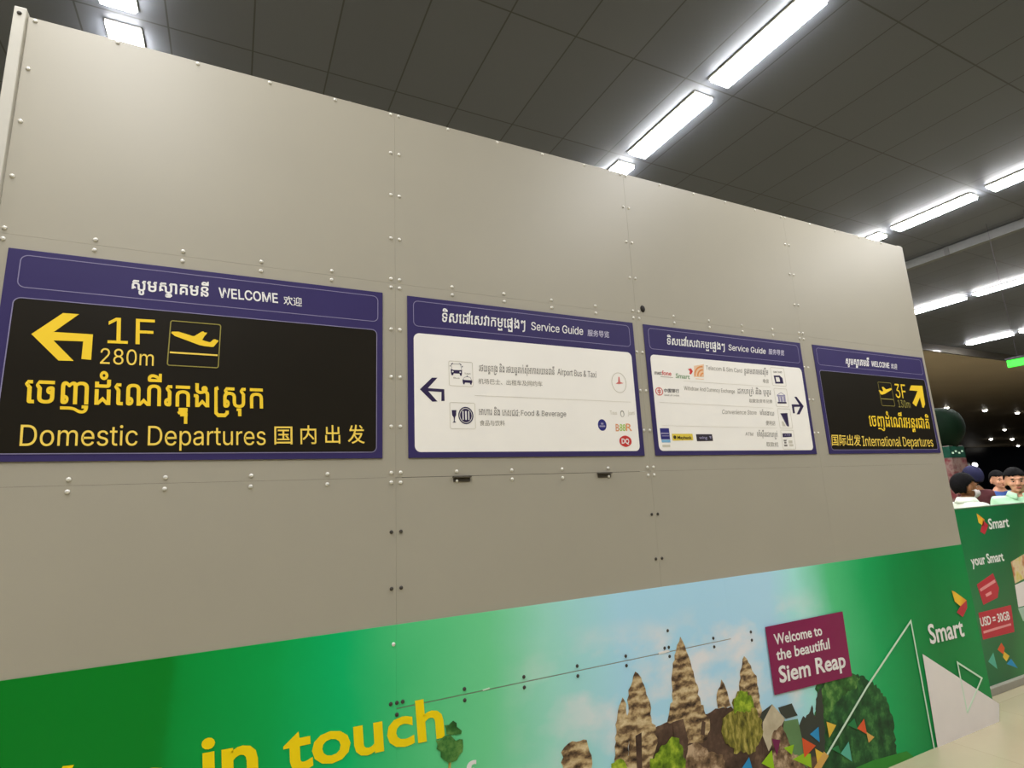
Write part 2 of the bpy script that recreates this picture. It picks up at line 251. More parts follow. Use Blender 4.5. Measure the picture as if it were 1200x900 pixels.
# a plain sans-serif for the sign wording: {letter: (advance, outlines)}, thousandths
GLYPH = {" ":[188,[]],"&":[448,[[197,-7,165,-5,136,1,110,12,88,26,69,42,54,62,43,84,36,108,34,133,36,154,40,173,47,189,58,205,70,220,85,235,101,249,120,264,140,279,216,335,223,340,230,346,237,352,243,359,249,367,255,375,259,384,261,394,262,405,260,420,255,434,245,445,233,454,219,459,201,461,189,460,178,457,168,453,159,447,151,440,145,431,141,421,138,411,137,399,138,386,141,375,145,363,152,352,159,340,169,327,179,314,191,300,204,284,438,0,364,0,171,231,121,293,108,310,96,327,87,344,81,361,77,379,75,398,77,420,82,440,91,458,102,474,117,488,134,499,154,507,176,512,200,513,224,512,246,507,266,499,283,488,297,475,308,459,317,442,322,424,324,404,323,389,320,375,315,362,309,349,301,336,291,325,281,314,269,303,256,293,154,217,135,202,121,188,110,174,103,161,98,146,97,131,98,115,102,101,109,87,118,76,130,66,143,57,158,51,175,48,193,46,213,48,232,52,251,59,269,69,286,81,301,95,315,112,327,131,336,151,343,174,348,198,349,224,408,224,406,194,403,167,397,144,389,124,380,107,371,92,361,80,353,70,345,62,333,47,315,30,294,17,271,7,246,-1,221,-5]]],"0":[453,[[227,-7,191,-3,158,7,130,24,105,48,85,77,69,113,57,155,50,202,48,254,50,306,57,353,69,395,85,431,106,461,130,484,159,502,191,512,227,516,262,512,295,502,323,484,348,461,368,431,384,395,396,353,403,306,405,254,403,202,396,155,384,113,368,77,348,48,323,24,295,7,263,-3],[227,50,250,52,271,60,290,74,306,92,320,116,330,144,338,176,342,213,344,254,342,295,338,332,330,365,320,393,306,416,290,435,271,449,250,457,227,460,203,457,182,449,163,435,147,416,134,393,123,365,115,332,111,295,109,254,111,213,115,176,123,144,134,116,147,92,163,74,182,60,203,52]]],"1":[453,[[76,0,76,55,391,55,391,0],[276,509,276,0,212,0,212,448,209,448,86,358,86,427,198,509]]],"2":[453,[[64,0,64,47,234,229,252,248,268,266,282,282,294,298,303,312,311,327,316,341,319,356,320,371,319,389,315,405,308,419,298,431,287,441,273,449,258,455,241,458,224,460,205,458,188,454,172,447,159,438,148,427,139,413,132,398,128,381,127,362,66,362,68,391,75,418,86,442,102,464,121,482,143,496,168,507,196,513,225,516,254,513,281,507,306,497,328,482,346,465,361,445,372,423,379,398,381,372,380,354,377,336,371,318,363,299,351,280,336,259,317,235,294,209,267,180,153,60,153,57,389,57,389,0]]],"3":[453,[[218,-7,188,-5,159,1,133,10,108,22,88,38,70,57,57,79,48,104,44,132,109,132,112,115,118,100,126,87,137,76,150,66,165,59,182,54,200,51,219,50,239,51,258,55,275,61,291,69,304,80,315,93,323,108,328,125,329,145,328,163,323,180,316,196,306,211,292,223,275,234,254,241,229,246,201,248,157,248,157,299,288,448,288,452,70,452,70,509,372,509,372,461,211,278,211,289,247,290,279,286,308,276,333,262,354,244,371,222,383,198,391,173,393,145,390,116,383,90,370,66,354,45,333,27,309,12,281,2,251,-5]]],"8":[453,[[226,-7,193,-5,163,1,136,11,111,25,91,42,74,62,62,84,54,109,52,135,53,156,58,176,65,195,75,212,87,228,101,241,117,252,134,260,153,265,153,267,129,276,109,289,93,308,80,330,73,354,70,380,73,405,79,429,90,450,106,469,124,485,146,498,170,508,197,514,226,516,255,514,282,508,306,498,328,485,346,469,361,450,373,429,379,405,382,380,379,354,372,330,359,308,343,289,323,276,300,267,300,265,319,260,335,252,351,241,365,228,377,212,387,195,395,176,399,156,401,135,398,109,391,84,378,62,362,42,341,25,317,11,289,1,259,-5],[226,49,248,50,267,54,285,60,300,69,313,79,323,91,331,106,335,121,337,139,335,157,330,173,322,189,312,202,298,213,283,223,265,230,247,234,226,235,206,234,187,230,169,223,154,213,140,202,130,189,122,173,117,157,115,139,117,121,121,106,129,91,139,79,152,69,167,60,185,54,205,50],[226,290,244,291,260,294,274,300,287,308,298,318,307,330,314,344,318,359,319,376,318,392,314,407,308,420,299,432,288,442,275,449,260,455,244,459,226,460,208,459,192,455,177,449,164,442,153,432,145,420,138,407,134,392,133,376,134,359,138,344,145,330,154,318,165,308,178,300,193,294,209,291]]],"A":[480,[[16,0,201,509,276,509,463,0,395,0,287,302,280,323,272,346,264,372,255,402,244,438,232,478,245,478,233,437,222,402,213,371,204,345,197,322,191,302,85,0],[110,142,110,199,370,199,370,142]]],"B":[456,[[60,0,60,509,241,509,274,507,304,501,329,491,350,477,367,461,381,442,390,421,396,398,398,374,397,353,393,336,387,320,378,307,368,295,356,286,343,278,329,272,315,267,315,262,331,260,347,254,363,245,378,234,391,220,402,203,411,184,416,161,418,136,416,111,410,88,400,67,386,48,368,31,344,18,317,8,284,2,247,0],[125,57,245,57,281,60,309,67,330,80,344,96,353,115,355,137,354,153,350,169,342,184,333,197,320,209,306,218,289,225,269,229,248,231,125,231],[125,285,238,285,256,287,273,290,288,296,302,304,314,314,323,326,330,340,335,355,336,372,333,393,326,412,313,429,294,442,270,449,240,452,125,452]]],"C":[510,[[267,-7,225,-3,186,7,150,25,119,49,92,79,70,115,53,157,44,203,40,254,44,305,53,352,70,393,92,429,119,459,150,484,186,501,225,512,267,516,293,514,317,511,340,504,362,496,383,485,402,471,419,456,435,438,448,418,459,397,467,373,473,348,408,348,404,365,397,380,389,395,380,407,369,418,357,428,344,437,330,444,315,449,300,453,284,455,267,456,237,453,209,445,184,432,161,414,141,391,125,364,113,332,106,295,103,254,106,213,113,177,125,145,141,117,161,94,184,76,210,63,237,56,267,53,284,54,300,56,315,60,330,65,344,72,357,81,369,90,380,102,389,114,397,128,404,144,408,160,473,160,467,135,459,112,448,91,435,71,420,53,402,38,383,24,363,13,341,5,317,-2,293,-6]]],"D":[502,[[219,0,96,0,96,57,215,57,254,60,288,68,318,81,343,99,363,122,379,149,390,181,397,216,399,255,397,294,390,329,379,361,364,388,344,410,320,428,291,441,258,449,221,452,93,452,93,509,225,509,273,505,315,495,353,478,385,455,412,426,433,391,449,351,458,306,462,255,458,205,449,159,433,119,411,83,384,54,351,31,312,14,268,3],[125,509,125,0,60,0,60,509]]],"E":[419,[[60,0,60,509,372,509,372,452,125,452,125,286,355,286,355,229,125,229,125,57,375,57,375,0]]],"F":[410,[[60,0,60,509,369,509,369,452,125,452,125,278,346,278,346,221,125,221,125,0]]],"G":[520,[[269,-7,225,-3,185,7,149,25,118,49,91,79,69,116,53,157,43,203,40,254,43,305,53,352,69,393,91,429,117,459,149,484,184,501,223,512,265,516,291,514,316,510,340,504,363,494,384,483,403,469,421,453,436,436,449,416,460,395,468,373,474,349,408,349,402,365,395,379,387,393,378,406,368,417,356,427,344,436,330,443,315,448,300,453,283,455,265,456,236,453,209,445,183,432,160,414,141,392,125,364,113,332,106,295,103,254,106,213,113,177,125,145,141,117,161,95,184,76,210,63,238,56,269,53,296,55,322,61,345,71,365,85,382,102,396,123,407,147,413,173,415,202,434,199,283,199,283,256,478,256,478,200,475,160,466,124,451,91,431,62,406,38,377,19,344,5,308,-4]]],"H":[517,[[60,0,60,509,125,509,125,289,392,289,392,509,457,509,457,0,392,0,392,232,125,232,125,0]]],"I":[300,[[31,0,31,57,118,57,118,452,31,452,31,509,269,509,269,452,183,452,183,57,269,57,269,0]]],"K":[467,[[104,145,104,216,116,231,128,246,139,261,151,275,162,289,174,303,187,317,199,331,212,344,364,509,448,509,231,276,228,276],[60,0,60,509,125,509,125,334,124,225,125,193,125,0],[372,0,188,259,228,309,449,0]]],"L":[393,[[60,0,60,509,125,509,125,57,361,57,361,0]]],"M":[628,[[60,0,60,509,152,509,277,187,287,159,299,123,311,84,322,49,307,49,318,83,330,121,342,158,352,187,476,509,568,509,568,0,504,0,504,291,504,327,505,369,506,413,507,457,513,457,508,441,503,425,498,409,482,363,467,322,456,291,342,0,286,0,170,291,159,321,145,361,129,408,112,457,119,457,120,416,121,372,122,328,122,291,122,0]]],"N":[523,[[60,0,60,509,136,509,343,183,349,174,355,163,363,151,371,137,379,122,388,107,396,90,405,73,414,55,405,54,403,72,402,90,401,108,400,126,399,142,399,157,399,195,399,509,463,509,463,0,387,0,202,290,177,331,168,346,159,363,148,381,108,452,119,454,122,384,124,328,125,291,125,0]]],"O":[533,[[267,-7,225,-3,186,7,150,25,119,49,92,79,70,115,53,157,44,203,40,254,44,305,53,352,70,393,92,429,119,459,150,484,186,501,225,512,267,516,309,512,348,501,384,484,415,459,442,429,464,393,480,352,490,305,493,254,490,203,480,157,464,115,442,79,415,49,384,25,348,7,309,-3],[267,53,296,55,324,63,349,76,372,94,392,116,408,144,420,176,428,213,430,254,428,295,420,332,408,365,392,392,372,415,349,433,324,446,296,453,267,456,237,453,210,445,184,433,161,415,142,392,125,364,113,332,106,295,103,254,106,213,113,176,125,144,142,117,161,94,184,76,210,63,237,55]]],"R":[449,[[60,0,60,509,236,509,273,506,305,500,333,489,356,473,376,455,390,433,401,408,407,381,409,352,407,323,401,296,390,271,376,250,356,232,333,217,305,206,273,200,236,198,96,198,96,255,234,255,258,256,280,260,298,267,313,276,325,287,334,300,340,316,344,333,345,352,344,371,340,389,334,405,325,419,313,430,298,440,279,446,258,451,233,452,125,452,125,0],[353,0,230,229,303,229,428,0]]],"S":[447,[[224,-9,188,-7,156,-1,128,9,102,23,81,40,64,60,51,83,42,109,38,137,104,137,108,118,114,102,123,88,136,76,150,66,166,59,185,53,204,50,224,49,246,50,267,54,286,60,303,69,317,79,329,92,338,106,344,122,346,139,344,154,340,168,332,179,322,189,310,197,296,205,280,211,263,217,245,222,184,239,145,253,112,269,86,289,67,313,56,341,52,372,54,400,62,425,75,448,92,468,113,484,138,498,165,508,195,514,227,516,259,514,289,508,316,498,340,484,360,468,377,449,390,427,398,403,401,378,337,378,332,402,320,421,302,437,280,449,254,456,225,459,204,457,185,454,167,448,152,440,139,430,129,418,121,405,117,391,115,376,117,359,122,345,131,334,142,324,155,315,169,308,184,302,198,297,212,293,264,279,279,275,295,270,312,264,328,256,344,248,359,238,372,226,384,213,395,198,402,180,407,161,408,139,406,112,399,87,386,64,370,43,349,25,323,11,294,0,261,-7]]],"T":[449,[[32,452,32,509,417,509,417,452,257,452,257,0,193,0,193,452]]],"W":[686,[[155,0,16,509,82,509,163,196,167,179,172,162,175,145,187,94,190,76,194,58,197,40,189,40,193,58,196,76,200,94,203,111,207,128,211,145,224,196,306,509,380,509,462,196,466,179,470,162,474,145,486,94,490,76,494,58,497,40,488,40,492,58,495,76,499,94,503,111,506,128,510,145,523,196,603,509,670,509,530,0,455,0,368,323,362,345,357,368,351,391,346,417,341,445,336,475,350,475,345,446,340,420,335,395,330,371,324,347,318,323,230,0]]],"a":[389,[[160,-9,137,-7,115,-3,94,5,76,15,60,29,48,45,38,63,32,84,30,108,32,128,36,146,43,161,53,174,64,184,78,193,92,200,108,206,125,211,143,214,161,217,178,220,234,227,247,229,257,231,265,235,271,240,274,246,276,255,276,257,275,272,272,285,267,297,260,307,251,315,240,322,227,327,212,330,196,331,178,330,163,327,149,322,137,316,127,309,118,301,110,292,104,283,100,274,41,291,51,313,64,331,79,346,95,358,114,368,133,375,153,380,173,383,194,384,208,384,223,382,239,379,255,375,271,369,286,360,300,350,312,336,322,320,330,301,335,278,337,251,337,0,277,0,277,52,272,52,267,43,260,34,252,25,242,16,229,8,215,1,199,-4,181,-7],[170,45,192,47,211,51,228,59,242,68,254,80,263,93,270,108,274,122,276,138,276,190,272,187,267,184,259,182,251,180,241,178,231,176,200,171,175,168,161,166,147,163,134,159,122,153,112,147,103,139,97,130,93,118,92,105,93,93,96,82,102,72,109,64,119,57,130,52,142,48,156,46]]],"c":[396,[[207,-8,174,-5,144,3,117,16,93,35,72,58,56,85,44,116,37,150,34,187,37,225,44,260,56,291,72,318,93,341,117,360,144,374,174,382,207,384,226,384,243,381,260,377,276,371,291,364,305,356,318,346,330,335,340,322,349,308,356,293,362,277,303,262,300,272,295,281,290,289,284,297,278,304,270,311,261,316,252,321,242,325,231,328,220,329,207,330,184,328,163,321,145,310,130,296,118,278,108,258,102,236,98,212,96,187,98,163,102,139,108,117,118,97,130,80,145,66,163,55,184,49,207,46,220,47,232,49,243,52,253,55,262,60,271,66,279,73,285,80,292,89,297,98,301,107,304,117,363,102,357,86,350,70,341,56,331,43,319,32,306,21,292,12,277,5,261,-1,244,-5,226,-7]]],"d":[424,[[195,-8,165,-6,137,3,111,16,89,34,70,57,55,84,43,116,36,151,34,189,36,227,43,261,55,293,70,320,89,342,112,361,137,374,165,382,196,384,218,383,237,379,253,373,267,364,278,355,287,346,295,336,301,327,306,319,311,319,311,509,372,509,372,0,313,0,313,59,307,59,301,50,295,41,287,31,277,21,266,12,252,4,236,-3,217,-7],[205,47,226,49,246,55,263,65,278,78,290,95,299,115,306,138,310,162,312,189,310,216,306,241,300,263,290,282,278,299,263,312,246,322,227,328,205,330,182,328,162,322,145,311,130,298,118,281,108,261,102,239,98,215,96,189,98,163,102,139,109,117,118,97,130,80,145,66,162,55,182,49]]],"e":[404,[[212,-8,177,-5,145,3,117,16,92,35,72,58,56,85,44,116,37,150,34,187,36,224,44,258,55,290,71,317,91,340,115,359,142,373,172,382,205,384,226,383,246,380,266,374,285,366,303,355,319,341,334,324,347,305,357,282,365,256,370,227,371,194,371,169,75,169,75,221,338,221,310,202,308,226,304,248,298,269,288,286,277,301,263,314,246,323,227,328,205,330,183,328,164,323,146,313,131,301,119,286,109,270,102,251,97,231,96,211,96,178,98,151,102,127,110,106,121,88,135,73,151,61,169,53,190,48,212,46,227,47,241,49,254,53,265,58,276,65,285,73,294,82,300,93,306,105,365,91,358,72,348,55,335,39,320,26,302,14,283,4,261,-3,237,-7]]],"g":[425,[[207,-151,180,-149,156,-146,134,-140,114,-132,97,-122,82,-110,70,-97,59,-84,51,-69,101,-41,107,-49,114,-57,122,-66,131,-74,142,-82,154,-88,169,-93,187,-96,207,-97,236,-95,261,-87,282,-75,298,-58,308,-34,311,-6,311,68,306,68,301,60,294,51,287,41,277,32,266,23,252,16,236,10,217,6,195,5,165,7,138,14,113,27,90,43,71,65,55,90,43,120,36,154,34,191,36,229,43,263,55,293,71,320,90,342,112,361,138,374,166,382,196,384,218,383,237,379,253,373,267,365,279,356,288,346,296,336,302,327,308,319,313,319,313,379,372,379,372,-9,370,-40,363,-67,350,-90,334,-109,314,-124,291,-136,265,-144,237,-149],[205,59,227,61,246,66,264,75,278,87,290,103,300,121,307,142,311,166,312,193,311,219,307,242,300,264,291,283,279,299,264,312,247,322,227,328,205,330,182,328,163,322,145,312,130,298,118,282,109,262,102,241,98,218,96,193,98,167,102,144,109,123,118,104,131,88,145,76,163,66,183,61]]],"h":[410,[[114,227,114,0,53,0,53,509,114,509,114,287,102,287,116,319,132,344,152,362,175,374,200,382,227,384,252,383,275,377,295,369,313,356,328,340,341,321,350,298,355,271,357,240,357,0,296,0,296,235,293,263,286,286,273,304,256,318,235,326,210,329,192,328,176,324,161,317,147,308,136,297,126,283,119,266,115,248]]],"i":[167,[[53,0,53,379,114,379,114,0],[84,443,73,444,63,448,54,455,47,463,43,472,41,483,43,494,47,504,54,512,63,518,73,522,84,524,95,522,105,518,114,512,121,504,125,494,126,483,125,472,121,463,114,455,105,448,95,444]]],"l":[189,[[139,-2,112,0,91,8,74,20,62,37,55,59,53,84,53,509,114,509,114,99,114,83,117,71,120,62,126,57,135,53,146,52,160,53,170,54,181,3,162,-1,154,-2,147,-2]]],"m":[610,[[53,0,53,379,112,379,112,295,108,295,114,314,122,331,132,346,144,358,158,368,172,376,187,382,203,385,219,386,245,383,268,375,287,361,303,342,314,320,321,295,312,295,318,312,326,329,337,343,350,356,364,366,381,375,398,381,417,385,437,386,458,385,478,380,497,372,514,361,529,346,541,328,550,307,555,283,557,255,557,0,496,0,496,254,493,279,485,298,473,313,456,323,438,329,419,330,402,329,387,326,374,320,363,312,353,302,345,290,340,277,336,263,335,247,335,0,274,0,274,260,272,280,265,297,253,311,238,322,220,328,199,330,185,329,171,326,158,320,145,312,135,302,126,289,119,274,115,257,114,238,114,0]]],"n":[410,[[114,227,114,0,53,0,53,379,112,379,112,287,102,287,116,319,132,344,152,362,175,374,200,382,227,384,252,383,275,377,295,369,313,356,328,340,341,321,350,298,355,271,357,240,357,0,296,0,296,235,293,263,286,286,273,304,256,318,235,326,210,329,192,328,176,324,161,317,147,308,136,297,126,283,119,266,115,248]]],"o":[415,[[207,-8,174,-5,144,3,117,16,93,35,72,58,56,85,44,116,37,150,34,187,37,225,44,260,56,291,72,318,93,341,117,360,144,374,174,382,207,384,241,382,271,374,299,360,323,341,343,318,359,291,371,260,379,225,381,187,379,150,371,116,359,85,343,58,323,35,299,16,271,3,241,-5],[207,46,231,49,252,55,270,66,285,80,298,97,307,117,314,139,318,163,319,187,318,212,314,236,307,258,298,278,285,296,270,310,252,321,231,328,207,330,184,328,163,321,145,310,130,296,118,278,108,258,102,236,98,212,96,187,98,163,102,139,108,117,118,97,130,80,145,66,163,55,184,49]]],"p":[424,[[53,-143,53,379,112,379,112,319,118,319,123,327,130,336,137,346,147,355,158,364,171,373,188,379,207,383,229,384,259,382,287,374,313,361,335,342,354,320,370,293,381,261,388,227,390,189,388,151,381,116,370,84,355,57,336,34,313,16,288,3,260,-6,229,-8,208,-7,189,-3,173,4,159,12,147,21,138,31,130,41,124,50,118,59,114,59,114,-143],[220,47,242,49,262,55,279,66,294,80,306,97,316,117,323,139,327,163,328,189,327,215,323,239,316,261,307,281,295,298,280,311,262,322,243,328,220,330,198,328,178,322,161,312,147,299,134,282,125,263,118,241,114,216,113,189,114,162,118,138,125,115,135,95,147,78,162,65,179,55,198,49]]],"r":[259,[[53,0,53,379,112,379,112,321,115,321,124,339,137,354,152,367,171,377,191,383,213,385,229,384,243,384,243,322,230,324,223,325,215,326,207,326,190,324,174,321,159,315,146,306,135,296,126,284,119,269,115,254,114,237,114,0]]],"s":[365,[[182,-8,157,-7,133,-3,112,3,93,12,76,24,62,38,50,54,41,73,36,94,94,107,101,87,111,72,124,60,141,52,160,47,181,45,206,47,227,53,244,62,258,74,265,88,268,103,266,115,262,126,254,136,243,144,229,150,212,155,149,170,118,180,92,192,72,208,58,227,50,249,47,274,49,295,55,314,65,332,79,347,95,360,115,370,137,378,161,383,187,384,212,383,234,379,254,372,271,363,286,352,299,339,309,324,318,308,324,290,268,277,262,291,254,304,243,316,228,325,210,331,187,333,166,331,147,326,131,317,119,305,111,292,109,277,110,264,115,253,124,243,136,235,152,229,172,223,229,209,261,200,287,187,306,171,320,153,328,131,331,107,329,85,323,65,312,47,298,31,281,18,260,6,236,-2,210,-7]]],"t":[227,[[204,379,204,327,6,327,6,379],[65,471,126,471,126,98,127,83,130,70,136,61,144,55,156,51,170,50,185,51,202,54,213,2,207,0,200,-2,192,-3,184,-3,176,-4,168,-4,138,-1,113,7,92,21,77,41,68,64,65,93]]],"u":[410,[[182,-5,158,-3,135,2,115,11,97,23,82,39,69,59,60,82,54,109,53,139,53,379,114,379,114,144,116,117,124,94,137,75,154,61,175,53,200,50,218,51,234,55,249,62,263,71,274,83,283,97,290,113,295,132,296,153,296,379,357,379,357,0,298,0,298,92,307,92,294,60,277,35,257,17,234,5,209,-3]]],"v":[389,[[163,0,17,379,84,379,165,155,173,132,180,110,187,87,193,64,199,42,206,21,184,21,191,42,197,64,203,87,209,110,216,132,224,155,305,379,371,379,226,0]]],"w":[567,[[138,0,23,379,87,379,133,214,140,190,147,164,154,137,161,107,168,75,175,41,165,41,172,74,179,105,186,135,192,163,199,189,206,214,252,379,316,379,362,214,368,189,375,163,382,136,388,106,395,75,402,41,391,41,399,75,406,106,413,135,420,163,427,189,434,214,480,379,545,379,429,0,368,0,319,172,305,225,300,243,295,262,291,280,277,338,291,338,277,280,263,225,258,207,253,189,248,172,199,0]]],"x":[379,[[21,0,171,218,171,171,29,379,100,379,147,306,159,287,170,270,179,253,188,237,198,221,207,206,175,206,185,221,194,237,202,253,211,270,222,287,233,306,282,379,352,379,209,169,209,214,358,0,287,0,231,85,219,103,209,120,200,136,191,152,182,167,173,182,205,182,195,167,187,152,178,136,170,120,160,103,148,85,91,0]]],"y":[389,[[47,-139,61,-86,71,-87,83,-89,94,-90,104,-89,113,-86,122,-81,130,-74,138,-64,145,-51,151,-36,163,-1,17,379,84,379,165,155,173,132,180,109,187,87,193,64,199,42,206,21,184,21,190,42,196,64,202,87,209,110,216,132,224,155,305,379,371,379,204,-58,196,-77,187,-93,177,-107,165,-119,153,-128,139,-136,125,-141,109,-144,91,-145,82,-145,73,-144,65,-143,57,-142,52,-140]]]}
def sans_mesh(s, bold=0.0):
    x = 0; out = []
    for ch in s:
        adv, loops = GLYPH[ch]
        out += [[((x + lp[2 * i]) / 1000, lp[2 * i + 1] / 1000) for i in range(len(lp) // 2)] for lp in loops]
        x += adv
    return fill(out, bold)

ADV = {}
def advance(ch):
    if ch not in ADV:
        me = font_mesh(ch + 'H'); xs = [v.co.x for v in me.vertices]; m2 = font_mesh('H')
        top = max(xs); ADV[ch] = top - max(v.co.x for v in m2.vertices)
    return ADV[ch]

# signs under the line that have no letter of their own: strokes relative to the end of the letter before
SUB = {
    'n': [[(-.45, -.10), (-.16, -.10)], [(-.20, -.10), (-.24, -.18), (-.42, -.18), (-.45, -.14)], [(-.40, -.235), (-.16, -.235)]],
    'v': [[(-.46, -.14), (-.38, -.09), (-.17, -.09), (-.14, -.15), (-.22, -.215), (-.40, -.215), (-.46, -.14)]],
    'm': [[(-.45, -.09), (-.45, -.20), (-.17, -.20), (-.17, -.09)], [(-.17, -.20), (-.10, -.20)]],
    's': [[(-.40, -.07), (-.40, -.23), (-.10, -.23), (-.10, .56)]],
    't': [[(-.45, -.09), (-.18, -.09), (-.18, -.24)], [(-.45, -.09), (-.45, -.20), (-.30, -.20)]],
    'u': [[(-.22, -.29), (-.22, -.50)]],
    'r': [[(.22, .57), (.14, .54), (.14, -.17), (.22, -.24), (.44, -.24), (.52, -.17), (.52, -.10)]],
    'w': [[(.03, .0), (.03, .56), (-.08, .56)], [(.03, .56), (.03, .80), (.12, .86)]],
}
ROOM = {'r': 0.30, 'w': 0.12, 's': 0.06}

def khmer_mesh(s, bold):
    """letters as they are; <x> = one of the strokes above"""
    bm = bmesh.new(); x = 0.0; i = 0; run = ''; zs = [0.0004]
    def put(run, x):
        if not run: return x
        me = font_mesh(run, bold); me.transform(Matrix.Translation((x, 0, 0))); bm.from_mesh(me); bpy.data.meshes.remove(me)
        return x + sum(advance(ch) for ch in run)
    while i < len(s):
        if s[i] == '<':
            x = put(run, x); run = ''
            k = s[i + 1]
            for path in SUB[k]:
                L, R = stroke([(x + a, b) for a, b in path], 0.085 + 2 * bold)
                zs[0] += 0.00003; vs = [bm.verts.new((a, b, zs[0])) for a, b in L]; ws = [bm.verts.new((a, b, zs[0])) for a, b in R]
                for j in range(len(vs) - 1): bm.faces.new((ws[j], ws[j + 1], vs[j + 1], vs[j]))
            x += ROOM.get(k, 0); i += 3
        else:
            run += s[i]; i += 1
    put(run, x)
    me = bpy.data.meshes.new('lettering'); bm.to_mesh(me); bm.free()
    return me

CAPS = {'lat': (0.0, 0.682), 'sans': (0.0, 0.509), 'khm': (0.0, 0.586), 'cjk': (-0.08, 0.82)}
def text(name, s, kind, tri, y, m, parent, bold=0.0, t=0.0005):
    """lettering laid onto the plane y: tri = baseline-left, baseline-right, cap-left, in (x, z)"""
    me = khmer_mesh(s, bold) if kind == 'khm' else sans_mesh(s, bold) if kind == 'sans' else font_mesh(s, bold)
    bl, br, tl = (Vector(p) for p in tri)
    xs = [v.co.x for v in me.vertices]; x0, x1 = min(xs), max(xs)
    b0, b1 = CAPS[kind]
    if kind == 'lat' and all(ch in 'acemnorsuvwxz' for ch in s): b1 = 0.52
    ex = (br - bl) / (x1 - x0); ez = (tl - bl) / (b1 - b0)
    bm = bmesh.new(); bm.from_mesh(me); bpy.data.meshes.remove(me)
    for v in bm.verts:
        p = bl + ex * (v.co.x - x0) + ez * (v.co.y - b0); v.co = Vector((p.x, y - v.co.z, p.y))
    bm.normal_update()
    flip = [f for f in bm.faces if f.normal.y > 0]
    if flip: bmesh.ops.reverse_faces(bm, faces=flip)
    r = bmesh.ops.extrude_face_region(bm, geom=bm.faces[:])
    for v in [g for g in r['geom'] if isinstance(g, bmesh.types.BMVert)]: v.co.y -= 0.0
    # the copy stays in front; push the first set back to give the film its thickness
    new = {g for g in r['geom'] if isinstance(g, bmesh.types.BMVert)}
    for v in bm.verts:
        if v not in new: v.co.y += t
    for f in bm.faces: f.smooth = False
    return obj(name, bm, m, parent)

# ------------------------------------------------------------------ materials
M = {}
M['panel'] = mat('grey_aluminium_sheet', (170, 164, 148), 0.42, 0.0, 0.025, 1.6, 0.35)
M['post'] = mat('pale_post', (196, 192, 180), 0.4, 0.0, 0.03)
M['screw'] = mat('bright_screw', (225, 222, 212), 0.3, 0.2, 0.05)
M['dark_screw'] = mat('dark_screw', (72, 68, 62), 0.5, 0.3)
M['hole'] = mat('dark_bung', (40, 36, 32), 0.6)
M['clip'] = mat('steel_clip', (120, 114, 104), 0.35, 0.8)
M['navy'] = mat('navy_sign_face', (58, 50, 98), 0.45, 0, 0.04, 5, 0.25)
M['navy_line'] = mat('pale_purple_line', (140, 134, 168), 0.5)
M['white_soft'] = mat('soft_white_film', (206, 202, 220), 0.5)
M['black'] = mat('black_sign_field', (32, 28, 20), 0.4, 0, 0.05, 4, 0.25)
M['cream'] = mat('white_sign_field', (250, 246, 238), 0.4, 0, 0.015, 5)
M['white'] = mat('white_film', (242, 240, 236), 0.45, 0, 0.01)
M['yellow'] = mat('yellow_film', (255, 214, 56), 0.45, 0, 0.02)
M['pale_yellow'] = mat('pale_yellow_film', (252, 218, 96), 0.45, 0, 0.02)
M['olive_line'] = mat('olive_yellow_line', (150, 140, 72), 0.5)
M['ink'] = mat('purple_black_ink', (52, 42, 78), 0.5)
M['grey_ink'] = mat('grey_ink', (128, 122, 116), 0.5)
M['mid_ink'] = mat('mid_grey_ink', (158, 152, 142), 0.5)
M['faint_ink'] = mat('faint_grey_ink', (212, 206, 190), 0.5)
M['lilac'] = mat('lilac_print', (158, 152, 182), 0.5)
M['red'] = mat('red_print', (205, 62, 58), 0.5)
M['soft_red'] = mat('soft_red_print', (214, 110, 104), 0.5)
M['orange'] = mat('orange_print', (228, 150, 88), 0.5)
M['soft_orange'] = mat('soft_orange_print', (232, 160, 110), 0.5)
M['pale_orange'] = mat('pale_orange_print', (240, 206, 172), 0.5)
M['green_print'] = mat('green_print', (146, 172, 136), 0.5)
M['lime'] = mat('lime_print', (172, 204, 88), 0.5)
M['blue'] = mat('blue_print', (52, 52, 124), 0.5)
M['light_blue'] = mat('light_blue_print', (130, 185, 222), 0.5)
M['maybe_yellow'] = mat('yellow_print', (234, 208, 78), 0.5)
M['charcoal'] = mat('charcoal_print', (56, 50, 58), 0.5)
M['dark_text'] = mat('dark_print', (70, 62, 40), 0.5)
M['gold'] = mat('golden_lettering_print', (255, 222, 10), 0.5, 0, 0.02, 8, 0.2)
M['plum'] = mat('plum_print', (140, 34, 84), 0.42, 0, 0.03)
M['mint_line'] = mat('mint_line_print', (214, 238, 214), 0.45, 0, 0.02)
M['warm_white'] = mat('warm_white_print', (240, 232, 228), 0.45, 0, 0.015)
M['crimson'] = mat('crimson_print', (196, 52, 66), 0.45, 0, 0.03)
M['pink'] = mat('pink_print', (238, 160, 160), 0.45)
M['p_blue'] = mat('blue_pennant_print', (44, 150, 206), 0.45)
M['p_lime'] = mat('lime_pennant_print', (158, 204, 36), 0.45)
M['p_plum'] = mat('plum_pennant_print', (124, 38, 84), 0.45)
M['p_orange'] = mat('orange_pennant_print', (228, 92, 48), 0.45)
M['p_yellow'] = mat('yellow_pennant_print', (240, 198, 70), 0.45)
M['p_green'] = mat('green_pennant_print', (40, 134, 74), 0.45)
M['p_teal'] = mat('teal_pennant_print', (92, 184, 158), 0.45)
M['p_gold'] = mat('gold_pennant_print', (226, 176, 92), 0.45)
M['amber'] = ramp_mat('yellow_orange_print', [(0.3, (250, 206, 60)), (0.7, (240, 140, 50))], 9, 1, 0.45)
